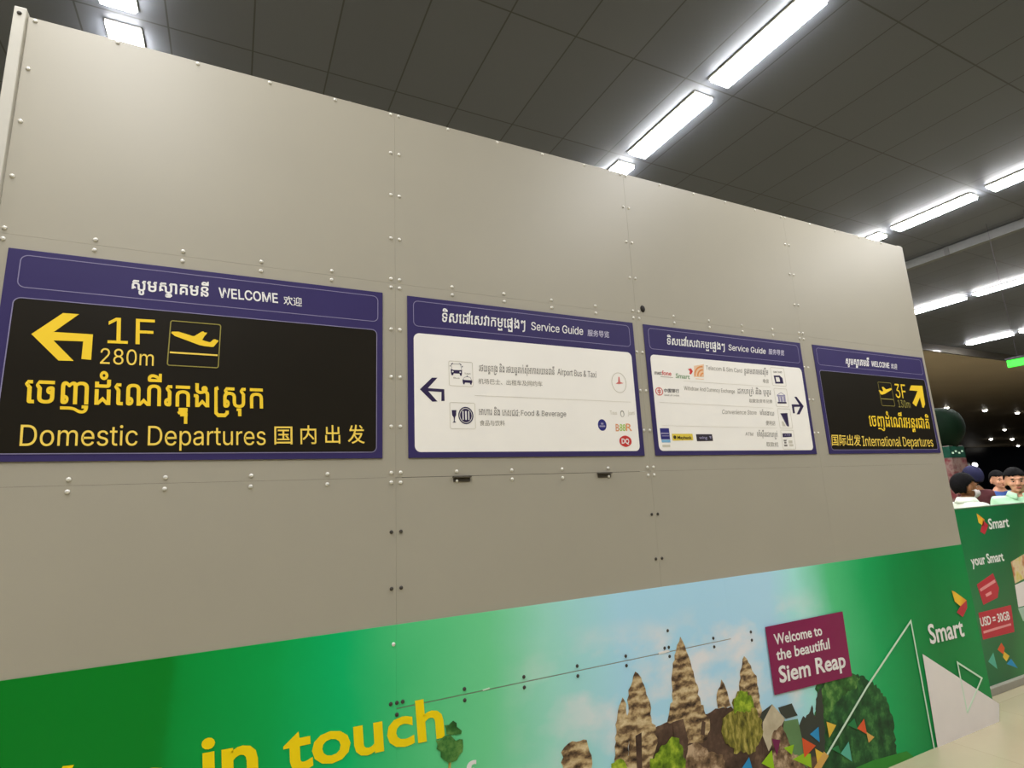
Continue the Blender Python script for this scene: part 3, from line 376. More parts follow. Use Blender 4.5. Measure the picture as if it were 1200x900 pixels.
M['stone'] = ramp_mat('temple_stone_print', [(0.26, (52, 38, 32)), (0.42, (128, 102, 74)), (0.54, (190, 162, 118)), (0.72, (228, 208, 166))], 15, 6, 0.45, stretch=(1, 1, 2.0))
_n = M['stone'].node_tree; _w = _n.nodes.new('ShaderNodeTexWave'); _w.wave_type = 'BANDS'; _w.bands_direction = 'Z'
_w.inputs['Scale'].default_value = 7.5; _w.inputs['Distortion'].default_value = 5.0; _w.inputs['Detail'].default_value = 3; _w.inputs['Detail Scale'].default_value = 3
_a = _n.nodes.new('ShaderNodeMath'); _a.operation = 'MULTIPLY_ADD'; _a.inputs[1].default_value = 0.20
_b = _n.nodes.new('ShaderNodeMath'); _b.operation = 'SUBTRACT'; _b.inputs[1].default_value = 0.10
_t = [q for q in _n.nodes if q.type == 'TEX_NOISE'][0]; _r = [q for q in _n.nodes if q.type == 'VALTORGB'][0]; _m = [q for q in _n.nodes if q.type == 'MAPPING'][0]; _c = [q for q in _n.nodes if q.type == 'TEX_COORD'][0]
_n.links.new(_c.outputs['Object'], _w.inputs['Vector']); _n.links.new(_w.outputs['Fac'], _a.inputs[0]); _n.links.new(_t.outputs['Fac'], _a.inputs[2])
_n.links.new(_a.outputs[0], _b.inputs[0]); _n.links.new(_b.outputs[0], _r.inputs['Fac'])
M['stone_dark'] = ramp_mat('shaded_stone_print', [(0.30, (48, 34, 30)), (0.55, (92, 70, 58)), (0.75, (140, 112, 88))], 9, 5, 0.45)
M['stone_pale'] = ramp_mat('pale_stone_print', [(0.34, (70, 52, 42)), (0.5, (140, 112, 84)), (0.62, (206, 178, 146))], 17, 5, 0.45)
M['tent'] = ramp_mat('pale_gable_print', [(0.3, (188, 174, 146)), (0.7, (220, 208, 180))], 10, 3, 0.45)
M['roof_dark'] = mat('dark_roof_print', (62, 66, 58), 0.45)
M['leaf_bright'] = ramp_mat('bright_leaf_print', [(0.32, (66, 92, 22)), (0.5, (124, 156, 36)), (0.66, (188, 208, 66))], 22, 5, 0.45)
M['leaf_palm'] = ramp_mat('palm_frond_print', [(0.32, (60, 58, 26)), (0.5, (132, 126, 50)), (0.66, (196, 180, 96))], 24, 5, 0.45, stretch=(1.6, 1, .7))
M['leaf_mid'] = ramp_mat('mid_leaf_print', [(0.32, (32, 66, 30)), (0.5, (60, 116, 52)), (0.66, (120, 168, 84))], 14, 5, 0.45)
M['leaf_deep'] = ramp_mat('deep_leaf_print', [(0.32, (22, 56, 34)), (0.52, (38, 92, 48)), (0.72, (84, 150, 74))], 12, 5, 0.45)
M['slab_green'] = mat('olive_green_print', (104, 142, 92), 0.45, 0, 0.1)
M['grass'] = mat('grass_green_print', (52, 146, 48), 0.45, 0, 0.08)
M['cloud'] = mat('cloud_print', (226, 216, 206), 0.45)

# ------------------------------------------------------------------ the setting
def ceiling_mat():
    m, N, L, b = nodes('dark_grey_ceiling_tiles')
    tc = N.new('ShaderNodeTexCoord'); mp = N.new('ShaderNodeMapping'); br = N.new('ShaderNodeTexBrick')
    mp.inputs['Location'].default_value = (-2.376 + 60, -3.256 + 60, 0)
    br.offset = 0.0; br.squash = 1.0
    br.inputs['Scale'].default_value = 1.0; br.inputs['Brick Width'].default_value = 0.6; br.inputs['Row Height'].default_value = 1.2
    br.inputs['Mortar Size'].default_value = 0.0075; br.inputs['Mortar Smooth'].default_value = 0.3; br.inputs['Bias'].default_value = 0
    br.inputs['Color1'].default_value = lin((79, 82, 88)); br.inputs['Color2'].default_value = lin((82, 85, 91)); br.inputs['Mortar'].default_value = lin((56, 56, 56))
    L.new(tc.outputs['Object'], mp.inputs['Vector']); L.new(mp.outputs['Vector'], br.inputs['Vector']); L.new(br.outputs['Color'], b.inputs['Base Color'])
    b.inputs['Roughness'].default_value = 0.55; b.inputs['Specular IOR Level'].default_value = 0.25
    return m

def floor_mat():
    m, N, L, b = nodes('polished_beige_stone_tiles')
    tc = N.new('ShaderNodeTexCoord'); br = N.new('ShaderNodeTexBrick'); n = N.new('ShaderNodeTexNoise'); mx = N.new('ShaderNodeMixRGB')
    br.offset = 0.0; br.inputs['Scale'].default_value = 1.0; br.inputs['Brick Width'].default_value = 0.8; br.inputs['Row Height'].default_value = 0.8
    br.inputs['Mortar Size'].default_value = 0.003
    br.inputs['Color1'].default_value = lin((184, 173, 142)); br.inputs['Color2'].default_value = lin((188, 178, 147)); br.inputs['Mortar'].default_value = lin((172, 162, 132))
    n.inputs['Scale'].default_value = 2.5; n.inputs['Detail'].default_value = 5
    mx.blend_type = 'MULTIPLY'; mx.inputs[0].default_value = 0.16
    L.new(tc.outputs['Object'], br.inputs['Vector']); L.new(tc.outputs['Object'], n.inputs['Vector'])
    L.new(br.outputs['Color'], mx.inputs[1]); L.new(n.outputs['Fac'], mx.inputs[2]); L.new(mx.outputs[0], b.inputs['Base Color'])
    b.inputs['Roughness'].default_value = 0.22
    return m

SOFFIT_Y, SOFFIT_Z, FAR = 8.35, 5.11, 36.0
struct(obj('floor', boxed(-30, 112, -16, FAR + 1, -0.1, 0.0), floor_mat()))
struct(obj('ceiling', boxed(-30, 112, -16, SOFFIT_Y, CEIL, CEIL + 0.15), ceiling_mat()))
struct(obj('ceiling_soffit', boxed(-30, 112, SOFFIT_Y + 0.06, FAR + 1, SOFFIT_Z, SOFFIT_Z + 0.15), mat('brown_soffit', (176, 162, 140), 0.5, 0, 0.04, 0.6)))
struct(obj('trim_1', boxed(-30, 112, SOFFIT_Y, SOFFIT_Y + 0.06, SOFFIT_Z - 0.02, CEIL + 0.15), mat('glossy_dark_fascia', (86, 82, 76), 0.12, 0.0, 0.03)))
struct(obj('wall_back', boxed(-30, 112, FAR, FAR + 0.3, 0, SOFFIT_Z), mat('dark_night_glazing', (10, 11, 15), 0.3, 0, 0.2, 0.2)))
bm = boxed(10.30, 10.40, -4.0, SOFFIT_Y - 0.05, CEIL - 0.15, CEIL - 0.01, bevel=0.006)
beam = tag(obj('ceiling_beam', bm, mat('pale_grey_beam', (98, 99, 98), 0.5, 0, 0.03)), 'long pale grey square beam under the ceiling right of the grey hoarding', 'beam')
obj('joint_sleeve', boxed(10.29, 10.41, 4.42, 4.49, CEIL - 0.158, CEIL - 0.005, bevel=0.003), mat('grey_sleeve', (84, 84, 82), 0.5), beam)

# ------------------------------------------------------------------ hoarding: post, sheets, screws, clips
XS = [-0.735, 0.588, 1.888, 3.205, 4.556]
ZS = [0.0, 0.828, 1.675, 2.502, 3.336]
ho = thing('hoarding', 'tall grey sheet-metal hoarding carrying four direction signs above a green printed banner', 'hoarding', (1.9, FRONT, 0))
scr_bm = bmesh.new(); bmesh.ops.create_uvsphere(scr_bm, u_segments=10, v_segments=6, radius=0.0075)
for v in scr_bm.verts: v.co.y = v.co.y * 0.6
SCREW = bpy.data.meshes.new('screw'); scr_bm.to_mesh(SCREW); scr_bm.free(); SCREW.materials.append(M['screw'])
for p in SCREW.polygons: p.use_smooth = True
SCREW_D = SCREW.copy(); SCREW_D.materials.clear(); SCREW_D.materials.append(M['dark_screw'])
def screw(x, y, z, parent, mesh):
    o = bpy.data.objects.new('screw', mesh); C.objects.link(o); o.parent = parent
    q = parent; off = Vector((x, y, z))
    while q is not None: off -= q.location; q = q.parent
    o.location = off; return o
for i in range(4):
    for j in range(4):
        g = 0.0003
        x0, x1, z0, z1 = XS[i] + g, XS[i + 1] - g, ZS[j] + g, ZS[j + 1] - g
        if i == 1 and j == 1: z1 -= 0.0012
        if i == 2 and j == 3: x0 += 0.0004
        sh = obj('metal_sheet', boxed(x0, x1, FRONT, FRONT + 0.004, z0, z1), M['panel'], ho)
        e = 0.019
        if j == 0: continue
        spots = []
        for k in range(6):
            x = XS[i] + (XS[i + 1] - XS[i]) * k / 5
            x = min(max(x, XS[i] + e), XS[i + 1] - e)
            spots += [(x, z1 - e + (0.008 if j == 3 else 0)), (x, z0 + e)]
        for k in range(1, 4):
            z = ZS[j] + (ZS[j + 1] - ZS[j]) * k / 4
            spots += [(XS[i] + e, z), (XS[i + 1] - e, z)]
        for x, z in spots:
            if z < 1.14: continue
            if x > 4.5 or (x > 1.95 and z < 1.72) or (x > 3.4 and z < 3.2): continue
            dark = z < 1.6
            screw(x, FRONT - 0.001, z, sh, SCREW_D if dark else SCREW)
lp = obj('edge_post', boxed(-0.772, -0.737, FRONT - 0.02, FRONT + 0.05, 0, 3.352, bevel=0.003), M['post'], ho)
obj('end_post', boxed(4.50, 4.556, FRONT + 0.0045, FRONT + 0.055, 0, 3.345, bevel=0.003), M['post'], ho)
screw(-0.755, FRONT - 0.021, 3.325, lp, SCREW_D)
for x in (0.588, 1.888, 3.205):
    obj('stud', boxed(x - 0.025, x + 0.025, FRONT + 0.0045, FRONT + 0.055, 0, 3.33), M['post'], ho)
obj('top_rail', boxed(-0.735, 4.499, FRONT + 0.056, FRONT + 0.10, 3.28, 3.33), M['post'], ho)
bu = bmesh.new(); bmesh.ops.create_uvsphere(bu, u_segments=16, v_segments=8, radius=0.02)
for v in bu.verts: v.co = Vector((v.co.x * 0.8 + 1.937, FRONT + v.co.y * 0.35, v.co.z + 2.54))
obj('bung', bu, M['hole'], ho, True)
for x in (0.870, 1.602):
    bm = boxed(x - 0.038, x + 0.038, FRONT - 0.003, FRONT - 0.0005, 1.650, 1.666, bevel=0.002)
    box(bm, x - 0.042, x + 0.042, FRONT - 0.012, FRONT - 0.0005, 1.668, 1.673, bevel=0.001)
    obj('clip', bm, M['clip'], ho)
def wire_loop(x, r):
    bm = bmesh.new(); n = 12; prev = None
    pts_ = [(x + r * math.cos(PI * i / n), 3.332 + r * 1.1 * math.sin(PI * i / n)) for i in range(n + 1)]
    for a, b in pts_:
        rg = [bm.verts.new((a + 0.002 * math.cos(q) * math.cos(PI * pts_.index((a, b)) / n), FRONT + 0.02 + 0.002 * math.sin(q), b + 0.002 * math.cos(q) * math.sin(PI * pts_.index((a, b)) / n))) for q in (0, PI / 2, PI, 3 * PI / 2)]
        if prev:
            for k in range(4): bm.faces.new((prev[k], prev[(k + 1) % 4], rg[(k + 1) % 4], rg[k]))
        prev = rg
    bmesh.ops.recalc_face_normals(bm, faces=bm.faces[:])
    return bm
obj('wire_loop', wire_loop(0.39, 0.017), M['post'], ho)
obj('wire_loop', wire_loop(0.315, 0.008), M['post'], ho)

# ------------------------------------------------------------------ signs
Y1 = FRONT - 0.0042               # board front
def LY(k): return Y1 - 0.0006 * k
def sign(x0, x1, label, group=None):
    s = thing('direction_sign', label, 'sign', ((x0 + x1) / 2, FRONT, 1.752))
    obj('board', boxed(x0, x1, Y1, FRONT - 0.0002, 1.752, 2.4525, bevel=0.001), M['navy'], s)
    return s
def part_text(*a, **k): return text('lettering', *a, **k)

# -- domestic departures
s1 = sign(-0.698, 0.533, 'large black sign with yellow left arrow reading 1F 280m Domestic Departures', None)
obj('header_frame', frame((-0.664, 0.514, 2.3195, 2.434), 0.022, 0.0028, LY(1)), M['navy_line'], s1)
f1 = obj('dark_field', flat([rrect(-0.668, 0.510, 1.775, 2.286, 0.022)], LY(1)), M['black'], s1)
obj('field_outline', frame((-0.668, 0.510, 1.775, 2.286), 0.022, 0.0030, LY(2)), M['navy_line'], s1)
part_text('សូមស<v>ាគមនី', 'khm', [(-0.3516,2.3499),(-0.1131,2.3539),(-0.3534,2.3867)], LY(1), M['white'], s1, bold=0.018)
part_text('WELCOME', 'sans', [(-0.0798,2.356),(0.1249,2.358),(-0.0832,2.3935)], LY(1), M['white'], s1, bold=0.014)
part_text('欢迎', 'cjk', [(0.1454,2.3534),(0.2128,2.353),(0.1436,2.3892)], LY(1), M['white'], s1, bold=0.006)
obj('arrow', flat([[(-0.6096,2.1642),(-0.5347,2.2441),(-0.4914,2.2446),(-0.5528,2.1765),(-0.4476,2.1778),(-0.4451,2.0892),(-0.4717,2.0903),(-0.472,2.1511),(-0.551,2.1479),(-0.4916,2.0824),(-0.5317,2.0808)]], LY(3)), M['yellow'], s1)
part_text('1F', 'sans', [(-0.4049,2.1508),(-0.269,2.1559),(-0.4105,2.2423)], LY(3), M['yellow'], s1)
part_text('280m', 'sans', [(-0.4198,2.0779),(-0.2669,2.08),(-0.4222,2.1319)], LY(3), M['pale_yellow'], s1)
pg = obj('pictogram_frame', frame((-0.2282,-0.0658,2.0836,2.2512), 0.009, 0.0036, LY(3)), M['olive_line'], s1)
obj('aeroplane', flat([[(-0.2226,2.2039),(-0.2204,2.2088),(-0.2011,2.2106),(-0.1896,2.2077),(-0.1557,2.1983),(-0.1494,2.1989),(-0.1273,2.2177),(-0.122,2.219),(-0.1197,2.2152),(-0.11,2.215),(-0.1148,2.205),(-0.1178,2.2017),(-0.1244,2.186),(-0.1016,2.1796),(-0.0974,2.1808),(-0.0894,2.1908),(-0.083,2.1926),(-0.0796,2.1904),(-0.072,2.189),(-0.0728,2.1846),(-0.0868,2.1632),(-0.0942,2.1624),(-0.1156,2.1634),(-0.1327,2.1663),(-0.167,2.1784),(-0.2113,2.1938)]], LY(3)), M['yellow'], pg)
obj('ground_line', line([(-0.2219,2.1324),(-0.0722,2.1324)], 0.0060, LY(3)), M['pale_yellow'], pg)
part_text('េចញដំេណីរក<n><u>ង<r>សុក', 'khm', [(-0.6056,1.9383),(0.088,1.9414),(-0.6095,2.0107)], LY(3), M['yellow'], s1, bold=0.012)
part_text('Domestic Departures', 'sans', [(-0.6028,1.8012),(0.1025,1.8048),(-0.6058,1.8678)], LY(3), M['pale_yellow'], s1)
for ch, tri in (('国', [(0.1317,1.8067),(0.1945,1.8075),(0.1292,1.8749)]), ('内', [(0.2228,1.8081),(0.2799,1.8089),(0.2202,1.8776)]), ('出', [(0.3125,1.8096),(0.3685,1.8103),(0.3097,1.8797)]), ('发', [(0.397,1.8104),(0.4624,1.8112),(0.3948,1.8824)])):
    part_text(ch, 'cjk', tri, LY(3), M['pale_yellow'], s1, bold=0.006)

# -- service guide with left arrow
s2 = sign(0.639, 1.857, 'white service guide sign with left arrow, bus and food symbols', None)
obj('header_frame', frame((0.665, 1.831, 2.3175, 2.434), 0.022, 0.0028, LY(1)), M['navy_line'], s2)
obj('white_field', flat([rrect(0.666, 1.829, 1.776, 2.287, 0.026)], LY(1)), M['cream'], s2)
part_text('ទិសេដ<w>េសវាកម<m>េផ<s>ងៗ', 'khm', [(0.7943,2.3503),(1.2097,2.3553),(0.7976,2.3919)], LY(1), M['white'], s2, bold=0.012)
part_text('Service Guide', 'sans', [(1.2428,2.3551),(1.5376,2.3563),(1.2451,2.3945)], LY(1), M['white'], s2, bold=0.004)
part_text('服务导览', 'cjk', [(1.5639,2.3533),(1.6958,2.3551),(1.5667,2.3867)], LY(1), M['white_soft'], s2, bold=0.006)
obj('arrow', flat([[(0.6904,2.0406),(0.7444,2.0934),(0.769,2.0947),(0.7255,2.0471),(0.7989,2.0455),(0.7993,1.9941),(0.7849,1.9936),(0.7863,2.0329),(0.7268,2.0343),(0.767,1.991),(0.7447,1.9892)]], LY(2)), M['ink'], s2)
pb = obj('pictogram_frame', frame((0.8211,0.9347,2.062,2.1746), 0.008, 0.0022, LY(2)), M['faint_ink'], s2)
bus = flat([[(0.8311,2.1379),(0.8423,2.1338),(0.8724,2.1343),(0.8832,2.136),(0.8828,2.1208),(0.8803,2.109),(0.8742,2.1097),(0.8717,2.1188),(0.844,2.1185),(0.841,2.1099),(0.834,2.1095),(0.8314,2.1212)],
    [(0.8309,2.1587),(0.8385,2.1647),(0.8431,2.1638),(0.8344,2.1564)], [(0.8706,2.1657),(0.8772,2.1639),(0.8817,2.1572),(0.8784,2.1567)], [(0.8269,2.1533),(0.8308,2.1536),(0.8307,2.1488),(0.8268,2.1486)], [(0.883,2.1544),(0.8877,2.1542),(0.8868,2.1482),(0.8829,2.1487)]], LY(2))
line([(0.8353,2.1368),(0.8352,2.1607),(0.8768,2.1621),(0.8818,2.1362)], 0.0010, LY(2), bm=bus)
obj('bus', bus, M['ink'], pb)
obj('headlamps', flat([ell(*q, 0.0036, 0.0036, 10) for q in [(0.8396,2.126),(0.8747,2.1255)]], LY(3)), M['white'], pb)
taxi = flat([[(0.8845,2.0942),(0.8944,2.0915),(0.9232,2.0918),(0.9308,2.0904),(0.9294,2.0818),(0.9255,2.0713),(0.9208,2.0728),(0.9189,2.0795),(0.8962,2.0801),(0.892,2.0713),(0.8878,2.0728),(0.8849,2.0829)], [(0.903,2.1072),(0.9069,2.1122),(0.9115,2.1077)]], LY(2))
line([(0.8873,2.0933),(0.8934,2.1036),(0.9075,2.1067),(0.9218,2.1044),(0.9272,2.0915)], 0.0010, LY(2), bm=taxi)
obj('taxi', taxi, M['ink'], pb)
text('lettering', 'Bus', 'sans', [(0.8431,2.0955),(0.8705,2.0953),(0.8432,2.1015)], LY(2), M['grey_ink'], pb)
text('lettering', 'Taxi', 'sans', [(0.8934,2.1171),(0.9223,2.1179),(0.8936,2.124)], LY(2), M['grey_ink'], pb)
part_text('រថយន<t>ក<r>ង និង រថយន<t>តាក់សីុអាកាសយានដានី', 'khm', [(0.9645,2.1349),(1.3553,2.1407),(0.9655,2.1625)], LY(2), M['grey_ink'], s2)
part_text('Airport Bus & Taxi', 'sans', [(1.373,2.1426),(1.5963,2.1405),(1.3751,2.173)], LY(2), M['grey_ink'], s2)
part_text('机场巴士、出租车及网约车', 'cjk', [(0.9591,2.0776),(1.2859,2.0807),(0.96,2.1018)], LY(2), M['mid_ink'], s2)
obj('divider', line([(0.9409,2.0242),(1.7982,2.0242)], 0.0016, LY(2)), M['faint_ink'], s2)
pf = obj('pictogram_frame', frame((0.8213,0.9402,1.8739,1.9903), 0.008, 0.0022, LY(2)), M['faint_ink'], s2)
obj('wine_glass', flat([[(0.831,1.9554),(0.8519,1.956),(0.8503,1.934),(0.8448,1.924),(0.8428,1.9076),(0.8504,1.9018),(0.8328,1.9015),(0.8397,1.9076),(0.839,1.9239),(0.8325,1.9336)]], LY(2)), M['ink'], pf)
cx, cz = [(0.8955,1.9336)][0]
pl = obj('plate', ring(ell(cx, cz, 0.0350, 0.0380), ell(cx, cz, 0.0300, 0.0328), LY(2)), M['ink'], pf)
obj('plate_well', flat([ell(cx, cz, 0.0270, 0.0298)], LY(2)), M['ink'], pf)
ut = bmesh.new()
for dx, w in ((-0.0135, 0.0050), (0, 0.0070), (0.0135, 0.0050)):
    flat([rrect(cx + dx - w / 2, cx + dx + w / 2, cz - 0.0200, cz + 0.0200, w * 0.45, 3)], LY(3), bm=ut)
obj('cutlery', ut, M['white'], pf)
part_text('អាហារ និង េភសជជ:', 'khm', [(0.957,1.9384),(1.1563,1.9362),(0.9579,1.9643)], LY(2), M['grey_ink'], s2)
part_text('Food & Beverage', 'sans', [(1.1653,1.9396),(1.4062,1.9413),(1.1666,1.9641)], LY(2), M['grey_ink'], s2)
part_text('食品与饮料', 'cjk', [(0.9593,1.89),(1.0809,1.8912),(0.9602,1.9142)], LY(2), M['mid_ink'], s2)
cx, cz = [(1.7338,2.1219)][0]
lg = obj('round_emblem', ring(ell(cx, cz, 0.0460, 0.0530, 36), ell(cx, cz, 0.0425, 0.0495, 36), LY(2)), M['faint_ink'], s2)
obj('tower_mark', flat([[(1.7333,2.1528),(1.7389,2.1519),(1.7411,2.1253),(1.7621,2.1205),(1.7351,2.115),(1.7118,2.1162),(1.729,2.1247)]], LY(2)), M['soft_red'], lg)
part_text('Tous', 'lat', [(1.6632,1.9567),(1.706,1.9577),(1.6621,1.9764)], LY(2), M['faint_ink'], s2)
part_text('Jours', 'lat', [(1.7727,1.9576),(1.8138,1.9595),(1.7751,1.9804)], LY(2), M['faint_ink'], s2)
cx, cz = [(1.7376,1.9628)][0]
obj('drop_mark', ring(ell(cx, cz, 0.012, 0.0170), ell(cx, cz - 0.002, 0.0085, 0.0130), LY(2)), M['mid_ink'], s2)
cx, cz = [(1.6101,1.9037)][0]
ov = obj('oval_emblem', flat([ell(cx, cz, 0.0250, 0.0285)], LY(2)), M['blue'], s2)
obj('script_lines', flat([rrect(cx - 0.008, cx + 0.008, cz + 0.002, cz + 0.011, 0.003), rrect(cx - 0.0165, cx + 0.0165, cz - 0.010, cz - 0.002, 0.003)], LY(3)), M['lilac'], ov)
part_text('B', 'lat', [(1.6892,1.8744),(1.71,1.8738),(1.6908,1.9102)], LY(2), M['soft_orange'], s2, bold=0.01)
part_text('88', 'lat', [(1.7123,1.8764),(1.7491,1.8759),(1.7147,1.9097)], LY(2), M['lime'], s2, bold=0.01)
part_text('R', 'lat', [(1.7513,1.8768),(1.7896,1.8764),(1.7541,1.913)], LY(2), M['soft_orange'], s2, bold=0.01)
cx, cz = [(1.7431,1.8246)][0]
lips = [(cx + 0.0370 * math.cos(a) * (1 + .0 * a), cz + 0.0285 * math.copysign(abs(math.sin(a)) ** 0.8, math.sin(a)) * (1 - .12 * abs(math.cos(a)))) for a in [2 * PI * i / 32 for i in range(32)]]
dq = obj('lip_emblem', flat([lips], LY(2)), M['red'], s2)
text('lettering', 'DQ', 'lat', [(1.7184,1.8135),(1.7645,1.8127),(1.7198,1.8373)], LY(3), M['white'], dq, bold=0.03)

# -- service guide with right arrow
s3 = sign(1.926, 3.177, 'white service guide sign with right arrow and a column of four symbols', None)
obj('header_frame', frame((1.955, 3.150, 2.3175, 2.434), 0.022, 0.0028, LY(1)), M['navy_line'], s3)
obj('white_field', flat([rrect(1.953, 3.150, 1.776, 2.287, 0.026)], LY(1)), M['cream'], s3)
part_text('ទិសេដ<w>េសវាកម<m>េផ<s>ងៗ', 'khm', [(2.0785,2.3522),(2.5081,2.3539),(2.0833,2.3892)], LY(1), M['white'], s3, bold=0.012)
part_text('Service Guide', 'sans', [(2.5383,2.3563),(2.8471,2.3558),(2.5441,2.3906)], LY(1), M['white'], s3, bold=0.004)
part_text('服务导览', 'cjk', [(2.8725,2.3566),(3.0103,2.3571),(2.8791,2.3903)], LY(1), M['white_soft'], s3, bold=0.006)
ar = flat([[(3.0467,2.1005),(3.0669,2.1012),(3.1191,2.0447),(3.0703,1.9931),(3.044,1.9925),(3.0898,2.0427)]], LY(2))
flat([[(3.0119,2.0528),(3.0924,2.0544),(3.0893,2.0405),(3.03,2.0376),(3.0299,1.9984),(3.013,1.9979)]], LY(2), bm=ar)
obj('arrow', ar, M['ink'], s3)
part_text('met', 'lat', [(1.9711,2.1791),(2.0185,2.179),(1.9726,2.201)], LY(2), M['grey_ink'], s3, bold=0.02)
part_text('fone', 'lat', [(2.0197,2.1791),(2.0856,2.1786),(2.022,2.2021)], LY(2), M['soft_red'], s3, bold=0.02)
obj('logo_rule', line([(2.0108,2.1688),(2.0962,2.1688)], 0.0026, LY(2)), M['mid_ink'], s3)
part_text('Smart', 'lat', [(2.114,2.1679),(2.2147,2.1667),(2.1173,2.1927)], LY(2), M['green_print'], s3, bold=0.02)
obj('logo_mark', flat([[(2.2098,2.2236),(2.2321,2.2274),(2.2434,2.2112),(2.2271,2.1933),(2.2152,2.1965),(2.2221,2.2099)]], LY(2)), M['red'], s3)
wf = obj('wifi_tile', flat([[(2.2562,2.2434),(2.3312,2.2581),(2.3199,2.1841),(2.247,2.18)]], LY(2)), M['pale_orange'], s3)
cx, cz = [(2.319,2.1864)][0]
wv = bmesh.new()
for r in (0.018, 0.036, 0.054):
    line([(cx - r * math.cos(a) * 1.2, cz + r * 1.05 * math.sin(a)) for a in [PI / 2 * i / 8 for i in range(9)]], 0.0085, LY(3), bm=wv)
obj('wifi_waves', wv, M['orange'], wf)
obj('logo_rule', line([(2.2581,2.171),(2.318,2.1713)], 0.0045, LY(2)), M['pale_orange'], s3)
rows3 = [
 ('Telecom & Sim Card', [(2.3419,2.2273),(2.6242,2.2263),(2.3442,2.2511)], 'ទូរគមនាគមនសីុម', [(2.6408,2.2222),(2.8408,2.2254),(2.646,2.2512)], '电信', [(2.7878,2.1737),(2.8365,2.174),(2.7926,2.1988)]),
 ('Withdraw And Currency Exchange', [(2.1648,2.1035),(2.5449,2.1016),(2.1666,2.1253)], 'ដកបា<r>ក់ និង ប្តូរ', [(2.5678,2.1006),(2.8409,2.1038),(2.5725,2.1278)], '取款及货币兑换', [(2.6501,2.0509),(2.8433,2.0534),(2.6541,2.073)]),
 ('Convenience Store', [(2.4257,1.9794),(2.6973,1.9823),(2.4297,2.0036)], 'មា៉តងាយ', [(2.7253,1.982),(2.8437,1.9788),(2.7296,2.0042)], '便利店', [(2.7633,1.9217),(2.8422,1.921),(2.7686,1.9489)]),
 ('ATM', [(2.5853,1.86),(2.6463,1.8581),(2.5888,1.8794)], 'មា៉សីុនដកបា<r>ក់', [(2.6776,1.8554),(2.8473,1.8526),(2.6824,1.881)], '取款机', [(2.7434,1.7977),(2.8429,1.7957),(2.7486,1.8243)]),
]
for en, t1, kh, t2, cn, t3 in rows3:
    part_text(en, 'sans', t1, LY(2), M['mid_ink'], s3); part_text(kh, 'khm', t2, LY(2), M['grey_ink'], s3); part_text(cn, 'cjk', t3, LY(2), M['mid_ink'], s3)
for a in ([(2.1664,2.1542),(2.8471,2.1532)], [(1.9848,2.0302),(2.8433,2.0242)], [(1.9864,1.9073),(2.856,1.906)]):
    obj('divider', line(a, 0.0012, LY(2)), M['faint_ink'], s3)
cx, cz = [(1.9909,2.088)][0]
bc = obj('bank_emblem', ring(ell(cx, cz, 0.0260, 0.0220), ell(cx, cz, 0.0205, 0.0172), LY(2)), M['soft_red'], s3)
obj('emblem_core', frame((cx - 0.011, cx + 0.011, cz - 0.008, cz + 0.008), 0.003, 0.0045, LY(2), bm=flat([[(cx - 0.0025, cz - 0.018), (cx + 0.0025, cz - 0.018), (cx + 0.0025, cz + 0.018), (cx - 0.0025, cz + 0.018)]], LY(2.2))), M['soft_red'], bc)
part_text('中国银行', 'cjk', [(2.0222,2.0843),(2.1268,2.0859),(2.0248,2.1047)], LY(2), M['charcoal'], s3, bold=0.006)
part_text('BANK OF CHINA', 'sans', [(2.0239,2.0659),(2.126,2.0672),(2.0248,2.0733)], LY(2), M['mid_ink'], s3)
b1 = obj('logo_tile', flat([[(1.9704,1.8927),(2.0305,1.8936),(2.0315,1.8354),(1.9716,1.8351)]], LY(2)), M['blue'], s3)
obj('tile_lines', flat([[(1.9737,1.8697),(2.0263,1.8702),(2.0265,1.8631),(1.974,1.8626)], [(1.9798,1.8547),(2.0284,1.855),(2.0285,1.8515),(1.9799,1.8511)]], LY(3)), M['lilac'], b1)
obj('tile_band', flat([[(1.9736,1.8329),(2.0318,1.8332),(2.0317,1.8194),(1.9742,1.8193)]], LY(2)), M['light_blue'], b1)
obj('tile_caption', flat([[(1.9767,1.8078),(2.0279,1.8079),(2.0273,1.7946),(1.9767,1.7946)]], LY(2)), M['faint_ink'], b1)
b2 = obj('logo_tile', flat([[(2.0469,1.8646),(2.189,1.866),(2.1918,1.8317),(2.048,1.8288)]], LY(2)), M['maybe_yellow'], s3)
text('lettering', 'Maybank', 'lat', [(2.0811,1.8379),(2.1806,1.8376),(2.0821,1.8537)], LY(3), M['dark_text'], b2, bold=0.02)
cx, cz = [(2.0649,1.8468)][0]
obj('tiger_mark', flat([ell(cx, cz, 0.010, 0.0095, 12)], LY(3)), M['dark_text'], b2)
b3 = obj('logo_tile', flat([[(2.2147,1.8639),(2.3306,1.865),(2.333,1.8286),(2.2165,1.8263)]], LY(2)), M['charcoal'], s3)
text('lettering', 'wing', 'lat', [(2.2336,1.8388),(2.2921,1.8391),(2.2352,1.854)], LY(3), M['lilac'], b3, bold=0.01)
obj('tick_mark', flat([[(2.307,1.8545),(2.3233,1.8546),(2.3181,1.8378)]], LY(3)), M['lilac'], b3)
boxes = [(2.8684,2.9891,2.1619,2.2754), (2.8737,2.9875,2.0347,2.1471), (2.8792,2.9916,1.9051,2.0243), (2.8803,2.9934,1.7815,1.8959)]
pk = [obj('pictogram_frame', frame(F, 0.008, 0.0024, LY(2)), M['faint_ink'], s3) for F in boxes]
obj('sim_chip', ring([(2.8896,2.2248),(2.9414,2.2277),(2.9634,2.2126),(2.9666,2.1792),(2.8952,2.1756)], [(2.9033,2.2155),(2.9329,2.2171),(2.9385,2.2077),(2.9383,2.1883),(2.9055,2.1866)], LY(2)), M['ink'], pk[0])
